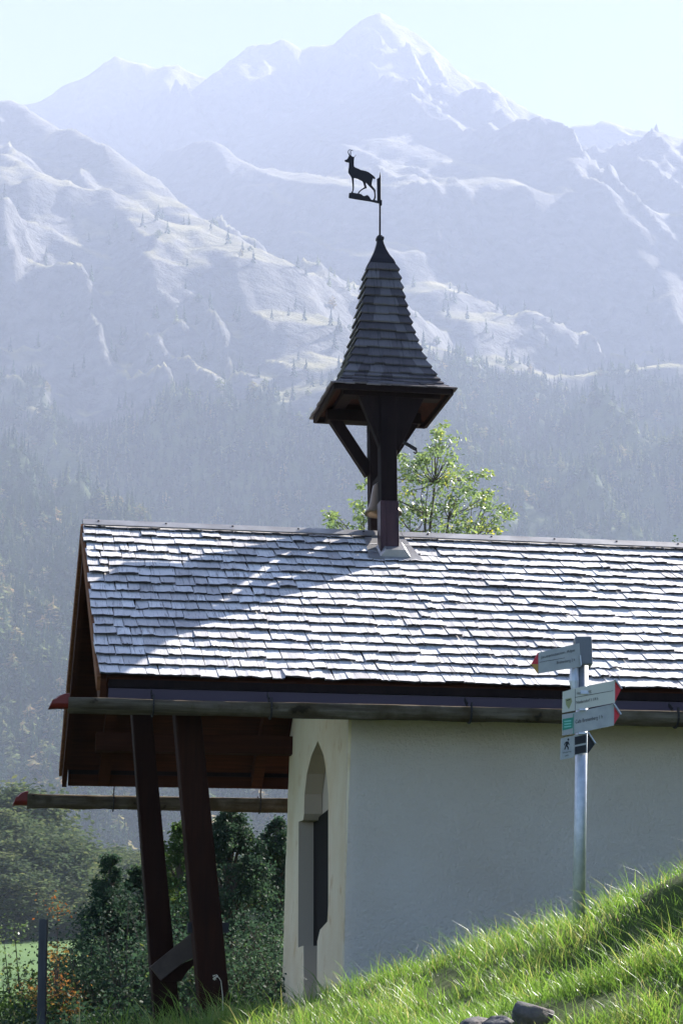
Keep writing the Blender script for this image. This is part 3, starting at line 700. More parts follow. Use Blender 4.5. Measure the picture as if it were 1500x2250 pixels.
# braces: along the ridge both ways from each post, and inwards
for t in (PF, PBk):
    for sg in (-1, 1):
        b = TB(); f_ = .62 if t == PF else .94; b.beam((sg*.03-.015*(t == PF), t, zt_-(.376 if t == PF else .40)), (sg*.325*f_, t, zt_+.02), .085, .07, up=(0, 1, 0)); b.build('turret_brace', M['black_wood'], turret, bevel=.005)
        # curved web that makes the post flare
    b = TB(); b.plate([(-.085, t-.045, zt_-.42), (-.095, t-.045, zt_-.32), (-.13, t-.045, zt_-.18), (-.18, t-.045, zt_-.04), (-.18, t-.045, zt_-.0), (.15, t-.045, zt_-.0), (.15, t-.045, zt_-.04), (.10, t-.045, zt_-.18), (.065, t-.045, zt_-.32), (.03, t-.045, zt_-.42)], (0, .085, 0))
    if t == PF: b.build('corbel', M['black_wood'], turret)
# top frame
for t in (PF, PBk):
    b = TB(); b.box(-.36, .36, t-.055, t+.055, zt_+.0, zt_+.085); b.build('top_beam', M['black_wood'], turret, bevel=.004)
for s in (-.27, .27):
    b = TB(); b.box(s-.045, s+.045, -.34, .34, zt_+.087, zt_+.125); b.build('cross_beam', M['black_wood'], turret, bevel=.004)
# spire: concave square pyramid of shingle courses
ZE = 2.479-RH; EE = .452
prof = [(0, .452), (.022, .405), (.07, .36), (.17, .315), (.28, .27), (.42, .225), (.60, .182), (.80, .145), (1.0, .113), (1.10, .095)]
pz = np.array([p[0] for p in prof]); pe = np.array([p[1] for p in prof])
core = TB(); vs = []; fs = []
for z_, e_ in prof:
    e2 = e_-.013
    vs += [(-e2, -e2, ZE+z_), (e2, -e2, ZE+z_), (e2, e2, ZE+z_), (-e2, e2, ZE+z_)]
for i in range(len(prof)-1):
    for k in range(4): fs.append((i*4+k, i*4+(k+1) % 4, i*4+4+(k+1) % 4, i*4+4+k))
fs.append(tuple(range((len(prof)-1)*4, len(prof)*4)))
core.add(vs, fs); spire = core.build('spire', M['shingle_shaded'], turret)
spt = TB(); rnd = random.Random(12)
NC = 17; zc = list(np.linspace(0, 1.0, NC)); 
zc = [0, .028, .058, .092, .132]+[.132+(1.02-.132)*(i/(NC-5)) for i in range(1, NC-4)]; NC = len(zc)
for ci, z0 in enumerate(zc):
    z1 = min(zc[ci+1]+.018, 1.1) if ci < NC-1 else 1.1
    e0 = np.interp(z0, pz, pe)+.012; e1 = np.interp(z1, pz, pe)-.006
    for face in range(4):
        ca, sa = [(1, 0), (0, 1), (-1, 0), (0, -1)][face]
        x = -e0
        while x < e0-.002:
            wd = rnd.uniform(.07, .13); x2 = min(x+wd, e0)
            if e0-x2 < .03: x2 = e0
            j = rnd.gauss(0, .003); th = rnd.uniform(.009, .014); f0, f1_ = x/e0, x2/e0
            g_ = .0015 if x2 < e0 else 0
            def q(xx, ee, zz): px, py = xx, -ee; return (px*ca-py*sa, px*sa+py*ca, ZE+zz)
            spt.add([q(x, e0, z0+j-.004), q(x2-g_, e0, z0+j-.004), q(x2-g_, e0+th*.5, z0+j+th*.4), q(x, e0+th*.5, z0+j+th*.4), q(f0*e1, e1, z1), q(f1_*e1, e1, z1), q(f1_*e1*.97, e1-.012, z1), q(f0*e1*.97, e1-.012, z1)],
                    [(0,1,2,3),(3,2,5,4),(4,5,6,7),(7,6,1,0),(0,3,4,7),(1,6,5,2)])
            x = x2
spt.build('spire_shingles', M['shingle_shaded'], spire)
# soffit, edge boards and hip ribs below the eave
b = TB(); i_ = .30
o1 = [(-.437,-.437),(.437,-.437),(.437,.437),(-.437,.437)]
vs = [(x, y, ZE-.002) for x, y in o1]+[(x*.66, y*.66, ZE+.075) for x, y in o1]
b.add(vs, [(0,1,5,4),(1,2,6,5),(2,3,7,6),(3,0,4,7),(4,5,6,7)]); sf = b.build('soffit', M['brown_long'], spire)
b = TB()
for k in range(4):
    a = o1[k]; c = o1[(k+1) % 4]; A_ = np.array([*a, ZE-.018]); C_ = np.array([*c, ZE-.018]); b.beam(A_*[.985,.985,1], C_*[.985,.985,1], .022, .045)
b.build('eave_trim', M['black_wood'], spire)
# metal cap
cp = TB(); vs = []; fs = []
capp = [(1.085, .112), (1.12, .098), (1.17, .068), (1.22, .046), (1.265, .031), (1.30, .024), (1.302, .031), (1.325, .031), (1.327, .018), (1.34, .018)]
ns_ = 4
for z_, e_ in capp: vs += [(-e_*.9, -e_*.9, ZE+z_), (e_*.9, -e_*.9, ZE+z_), (e_*.9, e_*.9, ZE+z_), (-e_*.9, e_*.9, ZE+z_)]
for i in range(len(capp)-1):
    for k in range(4): fs.append((i*4+k, i*4+(k+1) % 4, i*4+4+(k+1) % 4, i*4+4+k))
fs += [(0,1,2,3)[::-1], tuple(range(len(capp)*4-4, len(capp)*4))]
cp.add(vs, fs); cp.build('spire_cap', M['vane'], spire, bevel=.004)

# bell
bell = empty('bell', wld(TS, RW, RH+.0), ROTZ, label='small bronze bell hanging between the two dark turret posts', cat='bell')
b = MB(); b.lathe([(.005, .40), (.05, .395), (.075, .37), (.088, .31), (.098, .25), (.118, .20), (.138, .172), (.140, .160), (.130, .158), (.105, .20), (.085, .28), (.06, .36), (.005, .37)], (-.01, -.06, 0), 32); b.build('bell_body', M['bronze'], bell, smooth=True)
b = MB(); b.tube([(-.01, -.06, .37), (-.01, -.06, .17), (-.01, -.06, .14)], [.008, .01, .022], 8); b.build('clapper', M['iron'], bell)
A_ = loc(onplane(880, 968, wld(0, RW, 0), N_))-[TS, RW, RH]; B_ = loc(onplane(914, 988, wld(0, RW, 0), N_))-[TS, RW, RH]
b = MB(); b.beam(A_-(B_-A_)*1.5, B_, .018, .022); b.tube([B_+[0, 0, .01], B_+[.004, 0, -.02], B_+[-.006, 0, -.03], B_+[-.02, 0, -.018]], .007, 6); b.build('bell_lever', M['iron'], bell)

# ------------------------------------------------------------------ weather vane
VD = np.array([math.cos(rad(20)), math.sin(rad(20)), 0]); VN = np.array([-math.sin(rad(20)), math.cos(rad(20)), 0])
AX = wld(TS, RW, 0)
vb = wld(TS, RW, ZE+RH+1.33)
vane = empty('weather_vane', vb, 0, label='black iron weather vane with a chamois silhouette above the spire', cat='weather vane')
def vp(zx, zy):    # coordinates in the 1174x2250 enlargement of photo region (740,310)-(860,540)
    u = 740+zx/9.783; v = 310+zy/9.783
    return onplane(u, v, AX, VN)-vb
b = MB(); top = vp(925, 660); bot = np.array([0, 0, -.02]); sh_x = top[:2]*1.0
b.tube([bot, [sh_x[0]*.5, sh_x[1]*.5, (vp(940,1500))[2]], [*sh_x, vp(925, 760)[2]], [*sh_x, top[2]]], [.0075, .0075, .0065, .001], 8)
b.build('rod', M['vane'], vane, smooth=True)
b = MB(); b.plate([vp(*q)-VN*.004 for q in [(858,815),(910,780),(912,1330),(868,1290)]], VN*.008); b.plate([vp(*q)-VN*.009 for q in [(905,1275),(960,1275),(958,1385),(912,1385)]], VN*.018); b.build('hinge_plate', M['vane'], vane)
b = MB(); b.plate([vp(*q)-VN*.004 for q in [(262,1118),(330,1112),(440,1130),(505,1138),(560,1180),(590,1186),(620,1168),(655,1165),(690,1195),(722,1250),(745,1268),(800,1268),(880,1288),(905,1290),(905,1342),(720,1300),(400,1250),(255,1222)]], VN*.008); b.build('base_strip', M['vane'], vane)
body = [(165,412),(205,398),(235,370),(248,335),(272,310),(300,312),(322,335),(350,345),(385,330),(405,290),(400,320),(372,350),(366,380),(362,430),(360,500),(365,555),(400,575),(450,595),(510,625),(560,635),(620,650),(680,675),(735,715),(780,750),(815,785),(818,815),(800,815),(790,795),(768,810),(755,850),(745,900),(742,950),(765,985),(805,1030),(825,1065),(822,1110),(828,1170),(830,1220),(818,1245),(812,1272),(775,1270),(785,1245),(800,1215),(808,1160),(800,1100),(788,1060),(740,1010),(690,960),(650,915),(615,882),(618,940),(632,985),(640,1010),(610,1018),(560,1040),(510,1075),(480,1110),(470,1138),(440,1135),(455,1110),(470,1080),(505,1050),(555,1015),(595,985),(580,940),(565,890),(548,860),(500,835),(450,810),(400,795),(362,790),(358,850),(362,930),(362,1000),(358,1055),(345,1085),(342,1115),(305,1115),(315,1090),(335,1060),(338,1000),(335,930),(328,860),(318,790),(290,740),(260,700),(245,665),(248,610),(258,560),(262,500),(262,462),(235,455),(205,448),(178,438)]
b = MB(); b.plate([vp(*q)-VN*.005 for q in body], VN*.010); ch = b.build('chamois', M['vane'], vane)
b = MB()
for pts in ([(278,325),(258,285),(240,240),(250,200),(275,185),(300,188)], [(290,325),(292,270),(292,220),(300,195),(325,195),(345,215)]):
    b.tube([vp(*q) for q in pts], [.0045, .004, .0035, .003, .0028, .0015], 6)
b.build('horns', M['vane'], ch)

# ------------------------------------------------------------------ signpost
SY = 8.9
sb = at(1264, 2030, SY); sp_t = at(1279, 1408, SY)
sp = empty('signpost', sb, 0, label='galvanised hiking signpost with white arrow boards standing on the grass bank', cat='signpost')
b = MB(); b.tube([sb*0-np.array([0, 0, .25]), (sp_t-sb)*1.0-np.array([0, 0, .02])], .0265, 28); b.build('pole', M['zinc'], sp, smooth=True)
def sg(u, v, dy=0): return at(u, v, SY-.045+dy)-sb
def board(name, parent, px, mt, dy=0, th=.004, sy=None):
    b = MB(); b.plate([P3(*q, dy) for q in px], (0, th, 0)); return b.build(name, mt, parent)
# each board lies in its own upright plane, turned about the pole
def plane_fn(az_deg, u_ref=1272, v_ref=1540, ydist=SY-.045):
    a = rad(az_deg); nrm = np.array([-math.sin(a), math.cos(a), 0]); P = at(u_ref, v_ref, ydist)
    return lambda u, v, dy=0: onplane(u, v, P+nrm*dy, nrm)-sb, nrm
def boardf(name, parent, px, mt, fn, dy=0, th=.004):
    f, nrm = fn; b = MB(); b.plate([f(u, v, dy) for u, v in px], nrm*th); return b.build(name, mt, parent)
def text(parent, body, fn, u0, v0, u1, v1, hpx, mt, dy=-.0012, name='lettering'):
    f, nrm = fn
    c = bpy.data.curves.new('lettering', 'FONT'); c.body = body; c.size = 1; c.extrude = 0
    o = bpy.data.objects.new('tmp', c); COL.objects.link(o); dg = bpy.context.evaluated_depsgraph_get()
    me = bpy.data.meshes.new_from_object(o.evaluated_get(dg)); COL.objects.unlink(o); bpy.data.objects.remove(o)
    vs = np.array([v.co[:] for v in me.vertices]); W_ = vs[:, 0].max(); 
    A = f(u0, v0, dy); B = f(u1, v1, dy); up = f(u0, v0-hpx, dy)-A
    co = A+(B-A)*(vs[:, :1]/W_)+up*(vs[:, 1:2]/.7)
    for v, q in zip(me.vertices, co): v.co = q
    me.materials.clear(); me.materials.append(mt); me.name = name
    o2 = bpy.data.objects.new(name, me); COL.objects.link(o2); o2.parent = parent; return o2
fA = plane_fn(20); fB = plane_fn(22); fL = plane_fn(28, 1275, 1440); fK = plane_fn(14, 1262, 1640)
# left-pointing board
bL = boardf('direction_board', sp, [(1182,1434),(1272,1413),(1276,1465),(1255,1468),(1182,1480)], M['sign'], fL)
bL['label'] = 'grey white board pointing left with a red and yellow tip'
boardf('arrow_tip', bL, [(1181.5,1434),(1167,1459),(1181.5,1459)], M['sred'], fL); boardf('arrow_tip', bL, [(1167,1459.3),(1181.5,1480),(1181.5,1459.3)], M['syellow'], fL)
text(bL, 'Jausenstation Alpe', fL, 1188, 1447, 1262, 1431, 6, M['ink']); text(bL, 'Breitenberg 2 h', fL, 1222, 1459, 1262, 1452, 6, M['ink'])
boardf('rule_line', bL, [(1184,1455),(1240,1445),(1240,1445.8),(1184,1455.8)], M['ink'], fL, dy=-.0012, th=.0005)
# square cap profile over the pole top and clamp
c0 = sp_t-sb
b = MB(); b.box(c0[0]-.038, c0[0]+.036, -.045, .045, c0[2]-.115, c0[2]+.012); 
cpo = b.build('post_cap', M['sign_grey'], sp, bevel=.006)
b = MB(); b.tube([f_ for f_ in [fL[0](1274, 1440, -.006), fL[0](1276, 1462, -.006)]], .003, 6); b.build('clamp_rod', M['zinc'], cpo)
b = MB(); cc = (sg(1263, 1490)); b.tube([cc+[0,.02,.075], cc+[-.004,.02,-.01], cc+[.0,.02,-.075]], [.016, .022, .012], 10); b.box(cc[0]+.02, cc[0]+.055, cc[1]-.002, cc[1]+.07, cc[2]-.07, cc[2]-.055); b.build('clamp', M['zinc'], sp, smooth=False)
# two right-pointing boards
bA = boardf('direction_board', sp, [(1236,1520),(1262,1512),(1350,1495),(1350,1544),(1262,1561),(1235,1566)], M['sign_y'], fA)
bA['label'] = 'upper cream board pointing right with a red tip'
boardf('arrow_tip', bA, [(1350.6,1498),(1364,1513),(1350.6,1541)], M['sred'], fA)
boardf('tip_edge', bA, [(1350.6,1493),(1352.6,1492),(1367,1512.5),(1364.5,1513)], M['zinc'], fA, dy=-.012, th=.016)
boardf('rule_line', bA, [(1262,1532),(1346,1517),(1346,1518),(1262,1533)], M['ink'], fA, dy=-.0012, th=.0005)
boardf('rule_line', bA, [(1262.5,1514),(1263.5,1513.7),(1263.5,1560),(1262.5,1560.3)], M['sign_grey'], fA, dy=-.0012, th=.0005)
text(bA, 'Hochleitenberg', fA, 1266, 1527, 1298, 1521, 7, M['ink']); text(bA, 'Niederndorf 1 1/4 h', fA, 1265, 1547, 1313, 1538, 7, M['ink'])
em = boardf('emblem', bA, [(1241,1536),(1254,1533),(1256,1541),(1249,1558),(1243,1549)], M['olive'], fA, dy=-.0012, th=.0006)
boardf('emblem_detail', em, [(1244,1538),(1252,1536),(1252,1538),(1244,1540)], M['ink'], fA, dy=-.002, th=.0005)
bB = boardf('direction_board', sp, [(1235,1570),(1258,1566),(1348,1546),(1348,1594),(1262,1612),(1235,1616)], M['sign'], fB)
bB['label'] = 'lower grey white board pointing right with a red tip and green emblem'
boardf('arrow_tip', bB, [(1348.6,1549),(1362,1569),(1348.6,1591)], M['sred'], fB)
boardf('tip_edge', bB, [(1347.6,1546),(1349.6,1545),(1365,1568.5),(1362.5,1570.5)], M['zinc'], fB, dy=-.012, th=.016)
text(bB, 'Cafe Breitenberg 1 h', fB, 1263, 1590, 1323, 1578, 8, M['ink'])
em = boardf('emblem', bB, [(1235,1580),(1258,1576),(1257,1600),(1235,1605)], M['sgreen'], fB, dy=-.0012, th=.0006)
for dv in (0, 6, 12): boardf('emblem_stripe', em, [(1238,1584+dv),(1254,1582+dv),(1254,1585+dv),(1239,1587+dv)], M['sgreen2'], fB, dy=-.002, th=.0005)
boardf('rule_line', bB, [(1258.6,1568),(1260,1567.7),(1260,1612),(1258.6,1612.4)], M['sgreen'], fB, dy=-.0012, th=.0005)
for (u, v) in ((1279, 1559), (1278, 1611)):
    b = MB(); q = fA[0](u, v, -.008); b.box(q[0]-.014, q[0]+.014, q[1]-.004, q[1]+.05, q[2]-.004, q[2]+.004); b.build('clamp_band', M['zinc'], sp)
# hiker panel and black arrow panel
bK = boardf('hiker_panel', sp, [(1232,1622),(1260,1616),(1260,1664),(1230,1670)], M['sign'], fK)
hk = boardf('walker_symbol', bK, [(1240,1632),(1243.5,1629),(1248,1629),(1250.5,1636),(1248.5,1637),(1247,1634),(1246,1638),(1248.5,1642),(1248,1647),(1246,1646.5),(1246,1643),(1243,1640),(1241,1647),(1238.5,1647),(1241,1639),(1242.5,1633),(1241,1634),(1239.5,1638),(1238,1637.5)], M['ink'], fK, dy=-.0012, th=.0006)
boardf('walker_head', hk, [(1246,1623.5),(1248,1622),(1250,1624),(1249.5,1627),(1247,1627.6),(1245.6,1626)], M['ink'], fK, dy=-.0012, th=.0006)
text(bK, 'Wanderweg', fK, 1235, 1656, 1254, 1652, 3.5, M['ink']); text(bK, '1800', fK, 1239, 1663, 1248, 1661, 3.5, M['ink'])
bW = boardf('marker_panel', sp, [(1260.6,1615),(1289,1609),(1289,1654),(1260.6,1660)], M['sign'], fK)
boardf('black_field', bW, [(1262,1619),(1286.5,1614),(1286.5,1632),(1262,1637)], M['ink'], fK, dy=-.0012, th=.0006)
boardf('black_field', bW, [(1262,1641),(1286.5,1636),(1286.5,1653),(1262,1658)], M['ink'], fK, dy=-.0012, th=.0006)
boardf('black_arrow', bW, [(1290.5,1610),(1307,1634),(1290.5,1656)], M['ink'], fK)
boardf('tip_edge', bW, [(1291,1608.5),(1293,1608),(1309,1632.5),(1307,1634)], M['zinc'], fK, dy=-.012, th=.016)

# ------------------------------------------------------------------ plants
def leaves(C, sig, per, size, R, tintmu, squash=.8, flat=.3, asp=.55):
    """quads scattered round clump centres C; returns V,F,T"""
    n = len(C)*per
    c = np.repeat(C, per, 0); sg_ = np.repeat(sig, per)[:, None]
    P = c+R.normal(0, 1, (n, 3))*sg_*np.array([1, 1, squash])
    a = R.normal(0, 1, (n, 3)); a[:, 2] = a[:, 2]*.5-.4; a /= np.linalg.norm(a, axis=1, keepdims=True)
    b = np.cross(a, R.normal(0, 1, (n, 3))); b /= np.linalg.norm(b, axis=1, keepdims=True)
    L = size*(.6+.8*R.random(n))[:, None]
    V = np.stack([P, P+a*L*.5+b*L*asp*.5, P+a*L, P+a*L*.5-b*L*asp*.5], 1).reshape(-1, 3)
    T = np.repeat(np.clip(np.repeat(R.normal(tintmu, .14, len(C)), per)+R.normal(0, .12, n), 0, 1), 4)
    return V, np.arange(len(V)).reshape(-1, 4), T
def plant(name, base, h, rx, rz, zc, K, per, size, sig, mleaf, seed, tintmu=.5, stems=5, trunk_r=.05, shell=.5, rpow=.6, tops=None, asp=.55, trunk_h=None, **tg):
    R = np.random.default_rng(seed); base = np.array(base, float)
    root = empty(name, base, 0, **tg)
    d = R.normal(0, 1, (K, 3)); d /= np.linalg.norm(d, axis=1, keepdims=True)
    r = (shell+(1-shell)*R.random(K)**rpow)[:, None]
    C = d*r*np.array([rx, rx, rz])*(1+.22*np.sin(d[:, :1]*5+seed)*np.cos(d[:, 2:]*4+seed))+np.array([0, 0, zc])
    if tops is not None: C = np.concatenate([C, np.array(tops)])
    C = C[C[:, 2] > .08*h]
    V, Fq, T = leaves(C, np.full(len(C), sig)*(.6+.8*R.random(len(C))), per, size, R, tintmu, asp=asp)
    npmesh('crown', V, Fq, mleaf, root, tint=T)
    b = MB(); th = trunk_h or zc*.75
    for i in range(stems):
        a = 2*math.pi*i/stems+R.random()*.8; sp0 = .12*rx if stems > 1 else 0
        p0 = np.array([math.cos(a)*sp0*.4, math.sin(a)*sp0*.4, -.3]); p1 = np.array([math.cos(a)*sp0*1.5, math.sin(a)*sp0*1.5, th]); p2 = np.array([math.cos(a)*rx*.35, math.sin(a)*rx*.35, zc+rz*.45])
        b.tube([p0, p1*.5+p0*.5+R.normal(0, .02, 3)*rx, p1, p2], [trunk_r*1.15, trunk_r, trunk_r*.75, trunk_r*.25], 7)
        mine = [C[j] for j in range(len(C)) if j % stems == i]
        for c in mine[:60]:
            f = R.uniform(.1, .8); s0 = p1*(1-f)+p2*f
            m_ = (s0+c)/2+R.normal(0, .04, 3)*rx+np.array([0, 0, -.05*rx]); b.tube([s0, m_, c], [trunk_r*.28, trunk_r*.18, trunk_r*.05], 4, cap=False)
    b.build('trunk', M['bark'], root, smooth=True)
    return root
def gbase(u, y, dz=-.05):
    x = at(u, 2000, y)[0]; return np.array([x, y, float(ground_z(np.array([x]), np.array([y]))[0])+dz])
def ztop(v, y): return (at(750, v, y))[2]

# light broadleaf tree behind the roof: clumps placed where its twigs carry leaves
ty = 20.5; tb = gbase(930, ty)
R = np.random.default_rng(4)
root = empty('ash_tree', tb, 0, label='young light green broadleaf tree rising behind the roof beside the bell turret', cat='tree')
tips = [(965,950,.05),(975,985,.07),(985,1010,.07),(950,985,.04),(1000,1030,.09),(1010,1055,.09),(970,1040,.08),(935,1000,.05),(915,1010,.06),(890,1010,.05),(900,1045,.07),(885,1075,.08),(930,1060,.07),(955,1085,.08),(1000,1085,.09),(1035,1080,.07),(1060,1085,.06),(1070,1105,.06),(1050,1050,.05),(1045,1110,.08),(1010,1130,.09),(975,1120,.09),(940,1120,.07),(905,1115,.08),(885,1120,.07),(900,1150,.07),(960,1150,.08),(985,1165,.08),(1010,1170,.08),(1035,1160,.08),(1065,1175,.06),(1110,1120,.06),(1085,1150,.04),(785,1110,.07),(795,1135,.06),(740,1145,.05),(722,1140,.04),(800,1050,.05),(785,1160,.05),(1090,1185,.05),(930,1180,.07),(870,1180,.06),(870,1100,.05),(1000,1200,.1),(950,1220,.12),(900,1230,.12),(850,1250,.14),(1050,1230,.12),(800,1240,.12),(990,1290,.16),(900,1320,.16),(1060,1310,.14),(820,1330,.14),(940,1380,.16)]
C = []; S = []
for (u, v, s_) in tips:
    for k in range(5):
        C.append(at(u+R.normal(0, 11), v+R.normal(0, 11), ty+R.normal(0, .32))-tb); S.append(s_*.62)
C = np.array(C); S = np.array(S)
V, Fq, T = leaves(C, S, 24, .050, R, .55, squash=.9, asp=.42)
npmesh('crown', V, Fq, M['leaf_tree'], root, tint=T)
b = MB(); fork = at(915, 1420, ty)-tb
b.tube([(0, 0, -.3), fork*.5+[.04, 0, 0], fork], [.085, .07, .055], 9)
hubs = [at(u, v, ty+dy)-tb for u, v, dy in ((935,1130,.0),(905,1170,.15),(985,1140,-.1),(1030,1190,.1),(800,1200,.1),(955,1060,0),(880,1240,-.2))]
for hb in hubs: b.tube([fork, (fork+hb)/2+R.normal(0, .03, 3), hb], [.03, .02, .010], 6)
for c in C[::2]:
    j = int(np.argmin([np.linalg.norm(c-hb)+(.6 if c[2] < hb[2] else 0) for hb in hubs])); hb = hubs[j]
    b.tube([hb, (hb+c)/2+R.normal(0, .015, 3)-[0, 0, .02], c], [.006, .0045, .002], 4, cap=False)
b.build('trunk', M['bark'], root, smooth=True)

# tree peeping over the ridge at the right edge
yb = 22.0; bs_ = gbase(1520, yb); topz = ztop(1196, yb)-bs_[2]
plant('broadleaf_tree', bs_, topz, .42, .9, topz-.95, 120, 70, .045, .07, M['leaf_mid'], 61, stems=1, trunk_r=.08, label='treetop just showing above the ridge at the right edge', cat='tree')

# bushes and small trees below the porch
BG = 'dark bushes and young trees below the porch'
def shrub(u, y, vtop, rx, K, per, size, sig, m, seed, name='shrub', label='', cat='shrub', tintmu=.45, group=BG, **k):
    bs = gbase(u, y); h = ztop(vtop, y)-bs[2]
    return plant(name, bs, h, rx, h*.52, h*.48, K, per, size, sig, m, seed, tintmu=tintmu, label=label, cat=cat, group=group, **k)
def spiretree(u, y, vtop, rx, K, per, size, sig, m, seed, name, label, cat='tree', group=BG):
    """pointed crown: clumps on a cone"""
    bs = gbase(u, y); h = ztop(vtop, y)-bs[2]; R = np.random.default_rng(seed)
    root = empty(name, bs, 0, label=label, cat=cat, group=group)
    f = R.random(K)**.75; a = R.random(K)*2*np.pi; rr = rx*((1-f)**.8)*(.35+.75*R.random(K))+.03
    C = np.stack([np.cos(a)*rr, np.sin(a)*rr, h*(.06+.94*f)], -1)
    V, Fq, T = leaves(C, sig*(1.15-f)*(.6+.7*R.random(K)), per, size, R, .45)
    npmesh('crown', V, Fq, m, root, tint=T)
    b = MB(); b.tube([(0, 0, -.3), (.02, 0, h*.5), (0, 0, h*.95)], [.07, .045, .008], 8)
    for c in C[::3]: b.tube([(0, 0, max(.1, c[2]-.25*rx)), c*np.array([.5, .5, 1])-[0, 0, .05], c], [.014, .01, .003], 4, cap=False)
    b.build('trunk', M['bark'], root, smooth=True); return root
spiretree(505, 19, 1775, 1.45, 460, 110, .034, .16, M['leaf_dark'], 11, 'young_tree', 'tall dark green young tree between the porch posts and the gable wall')
spiretree(605, 21, 1800, 1.2, 330, 110, .034, .15, M['leaf_dark'], 12, 'young_tree', 'slender dark tree close beside the gable wall')
spiretree(395, 20, 1812, 1.1, 320, 110, .032, .14, M['leaf_mid'], 13, 'young_tree', 'lighter green young tree between the two porch posts')
spiretree(240, 18, 1880, .85, 280, 100, .032, .12, M['leaf_dark'], 14, 'young_tree', 'spiky young tree standing left of the porch posts')
spiretree(305, 18.6, 1905, .95, 280, 100, .032, .13, M['leaf_dark'], 18, 'young_tree', 'young tree with pale tips just behind the left porch post')
shrub(330, 17, 1985, .95, 240, 110, .032, .12, M['leaf_dark'], 15, label='dark bush at the foot of the left porch post')
shrub(205, 17, 2050, .75, 240, 110, .032, .12, M['leaf_dark'], 16, label='dark bush right of the wooden stake')
shrub(60, 16.5, 2150, .6, 120, 70, .05, .10, M['leaf_mid'], 17, label='low green bush left of the wooden stake')
shrub(-40, 18, 2120, .6, 90, 70, .05, .11, M['leaf_mid'], 19, label='green bush cut by the left edge of the view')
shrub(560, 17, 2020, 1.0, 240, 110, .032, .12, M['leaf_dark'], 20, label='dark bush behind the grass beside the gable wall')
shrub(440, 16, 2080, .8, 110, 70, .045, .10, M['leaf_dark'], 22, label='low dark bush with yellow leaves between the posts', tintmu=.6)
shrub(130, 16, 2180, .5, 90, 70, .045, .10, M['leaf_dark'], 23, label='low dark bush in front of the stake foot')
shrub(270, 15.5, 2190, .5, 90, 70, .045, .10, M['leaf_dark'], 26, label='low dark bush near the left post foot')
shrub(125, 16.4, 2006, .20, 75, 60, .028, .06, M['leaf_gold'], 24, name='autumn_shrub', label='orange and yellow autumn shrub beside the wooden stake', tintmu=.65, group=None, cat='shrub')
shrub(55, 17.2, 2055, .36, 120, 80, .032, .08, M['leaf_tree'], 25, name='autumn_shrub', label='pale yellow green shrub left of the wooden stake', tintmu=.7, group=None, cat='shrub')
# stake
stb = at(95, 2300, 14.5); stt = at(96, 2020, 14.5); gz = float(ground_z(np.array([stb[0]]), np.array([14.5]))[0])
st = MB(); st.beam((0, 0, -.2), (stt[0]-stb[0], 0, stt[2]-gz), .058, .058, up=(0, 1, 0)); o = st.build('wooden_stake', M['stake'], None, bevel=.006); o.location = (stb[0], 14.5, gz)
tag(o, 'weathered upright wooden stake standing among bushes at lower left', 'stake')

# row of round valley trees with sunlit tops
VG = 'broadleaf trees edging the valley meadow'
protos = []
k = 0
rows = [(-60,255,1700,10),(10,262,1765,9),(60,240,1790,8),(30,300,1745,9),(130,250,1885,7),(180,262,1850,7.5),(220,270,1862,7),(260,275,1868,7),(310,280,1872,7),(360,262,1880,7),(400,275,1885,7),(-20,230,1880,7),(460,262,1885,7),(540,270,1885,7.5),(610,280,1890,7)]
for i, (u, y, vt, rx) in enumerate(rows):
    x = at(u, 1900, y)[0]; z0 = float(valley_z(np.array([x]), np.array([float(y)]))[0]); h = ztop(vt, y)-z0
    if i < 3:
        r_ = plant('valley_tree', (x, y, z0), 22, 7, 9.5, 11.5, 190, 150, .62, 1.05, M['leaf_valley'], 70+i, stems=1, trunk_r=.35, shell=.62, trunk_h=5, label='round sunlit broadleaf tree at the edge of the valley meadow', cat='tree', group=VG)
        protos.append(r_)
    else:
        s_ = protos[i % 3]; r_ = s_.copy(); COL.objects.link(r_)
        for c in s_.children:
            q = c.copy(); COL.objects.link(q); q.parent = r_
        r_.location = (x, y, z0); r_.rotation_euler = (0, 0, i*1.3)
    r_.scale = (rx/7*1.0, rx/7*1.0, h/22.)

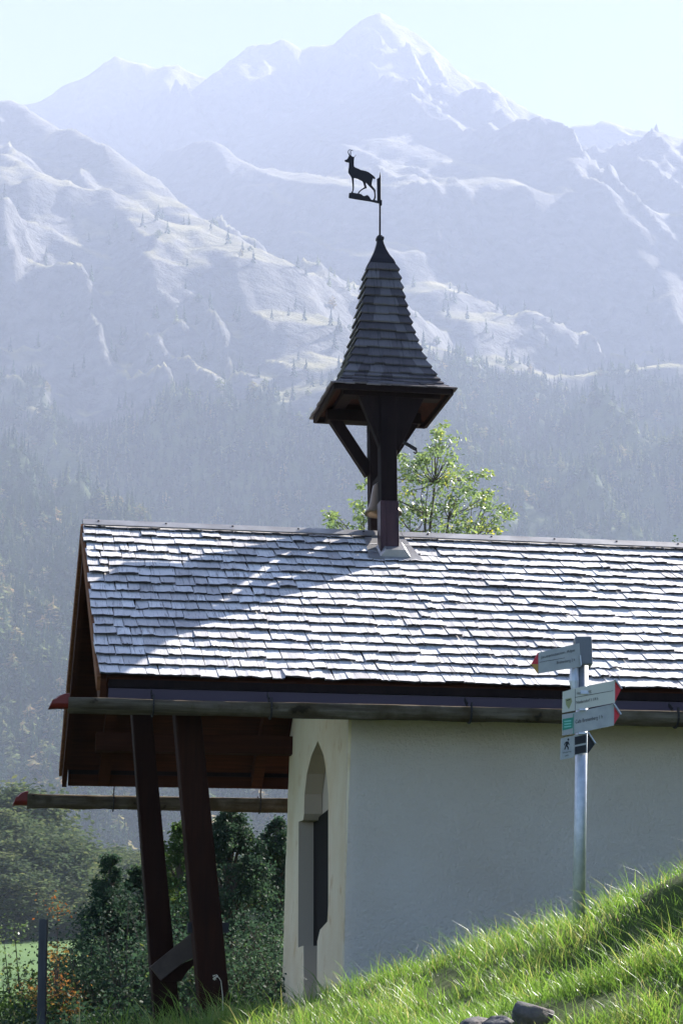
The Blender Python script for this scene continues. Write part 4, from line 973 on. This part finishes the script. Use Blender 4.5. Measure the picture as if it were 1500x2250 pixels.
# stones in the grass
def stone(u, v, y, sx, sy, sz, seed, label, rot=0):
    P = at(u, v, y); R = np.random.default_rng(seed)
    import bmesh
    bm = bmesh.new(); bmesh.ops.create_icosphere(bm, subdivisions=4, radius=1)
    dirs = R.normal(0, 1, (9, 3)); dirs /= np.linalg.norm(dirs, axis=1, keepdims=True); cut = R.uniform(.42, .85, 9)
    for vv in bm.verts:
        c = np.array(vv.co[:])
        for dd, ct in zip(dirs, cut):
            e = c@dd
            if e > ct: c = c-dd*(e-ct)*.9
        nz = float(fbm(np.array([c[0]*2.2+seed]), np.array([c[1]*2.2+c[2]*1.7]), 4)[0])
        c = c*(1+.16*nz); vv.co = (c[0]*sx, c[1]*sy, c[2]*sz)
    me = bpy.data.meshes.new('boulder'); bm.to_mesh(me); bm.free(); me.materials.append(M['stone'])
    o = bpy.data.objects.new('boulder', me); COL.objects.link(o); o.location = tuple(P); o.rotation_euler = (0, 0, rot)
    me.polygons.foreach_set('use_smooth', [True]*len(me.polygons))
    tag(o, label, 'stone')
stone(1160, 2232, 4.9, .064, .055, .034, 1, 'rounded grey brown stone half hidden in the grass, the larger one', .3)
stone(1035, 2252, 5.0, .06, .05, .022, 2, 'flat dark grey stone low in the grass left of the larger stone', .8)
stone(1090, 2252, 4.8, .04, .04, .022, 5, 'small pale stone wedged between the two larger stones', .1)
# dry stalks
def stalk(u, v, y, h, lab, seed):
    P = at(u, v, y); R = np.random.default_rng(seed); b = MB()
    b.tube([(0, 0, -.05), (-.003, 0, h*.5), (-.012, 0, h*.85), (-.035, 0, h), (-.055, 0, h*.97)], [.0022, .002, .0018, .002, .004], 5)
    for k in range(9): 
        q = np.array([-.03-.003*k, R.normal(0, .004), h*.99-.002*k]); b.tube([q, q+R.normal(0, .006, 3)-[0, 0, .012]], [.0025, .0008], 4)
    o = b.build('dry_stalk', mstalk, None); o.location = tuple(P); tag(o, lab, 'stalk')
mstalk = mat('dry_straw', (.55,.50,.38), .8, .2)
stalk(490, 2232, 11.0, .21, 'bent dry seed stalk in front of the right porch post foot', 3)

# ------------------------------------------------------------------ haze
b = MB(); b.box(-2600, 2600, -70, 5400, -8, 2330)
hz = b.build('haze', bpy.data.materials.new('haze_air'), None)
hm = hz.data.materials[0]; hm.use_nodes = True; t = hm.node_tree; t.nodes.clear()
pv = t.nodes.new('ShaderNodeVolumePrincipled'); pv.inputs['Density'].default_value = HAZE_DENSITY; pv.inputs['Color'].default_value = (.74, .80, 1.0, 1); pv.inputs['Anisotropy'].default_value = -.2
ou = t.nodes.new('ShaderNodeOutputMaterial'); t.links.new(pv.outputs[0], ou.inputs['Volume'])
tag(hz, 'pale blue valley haze', 'haze', kind='stuff')
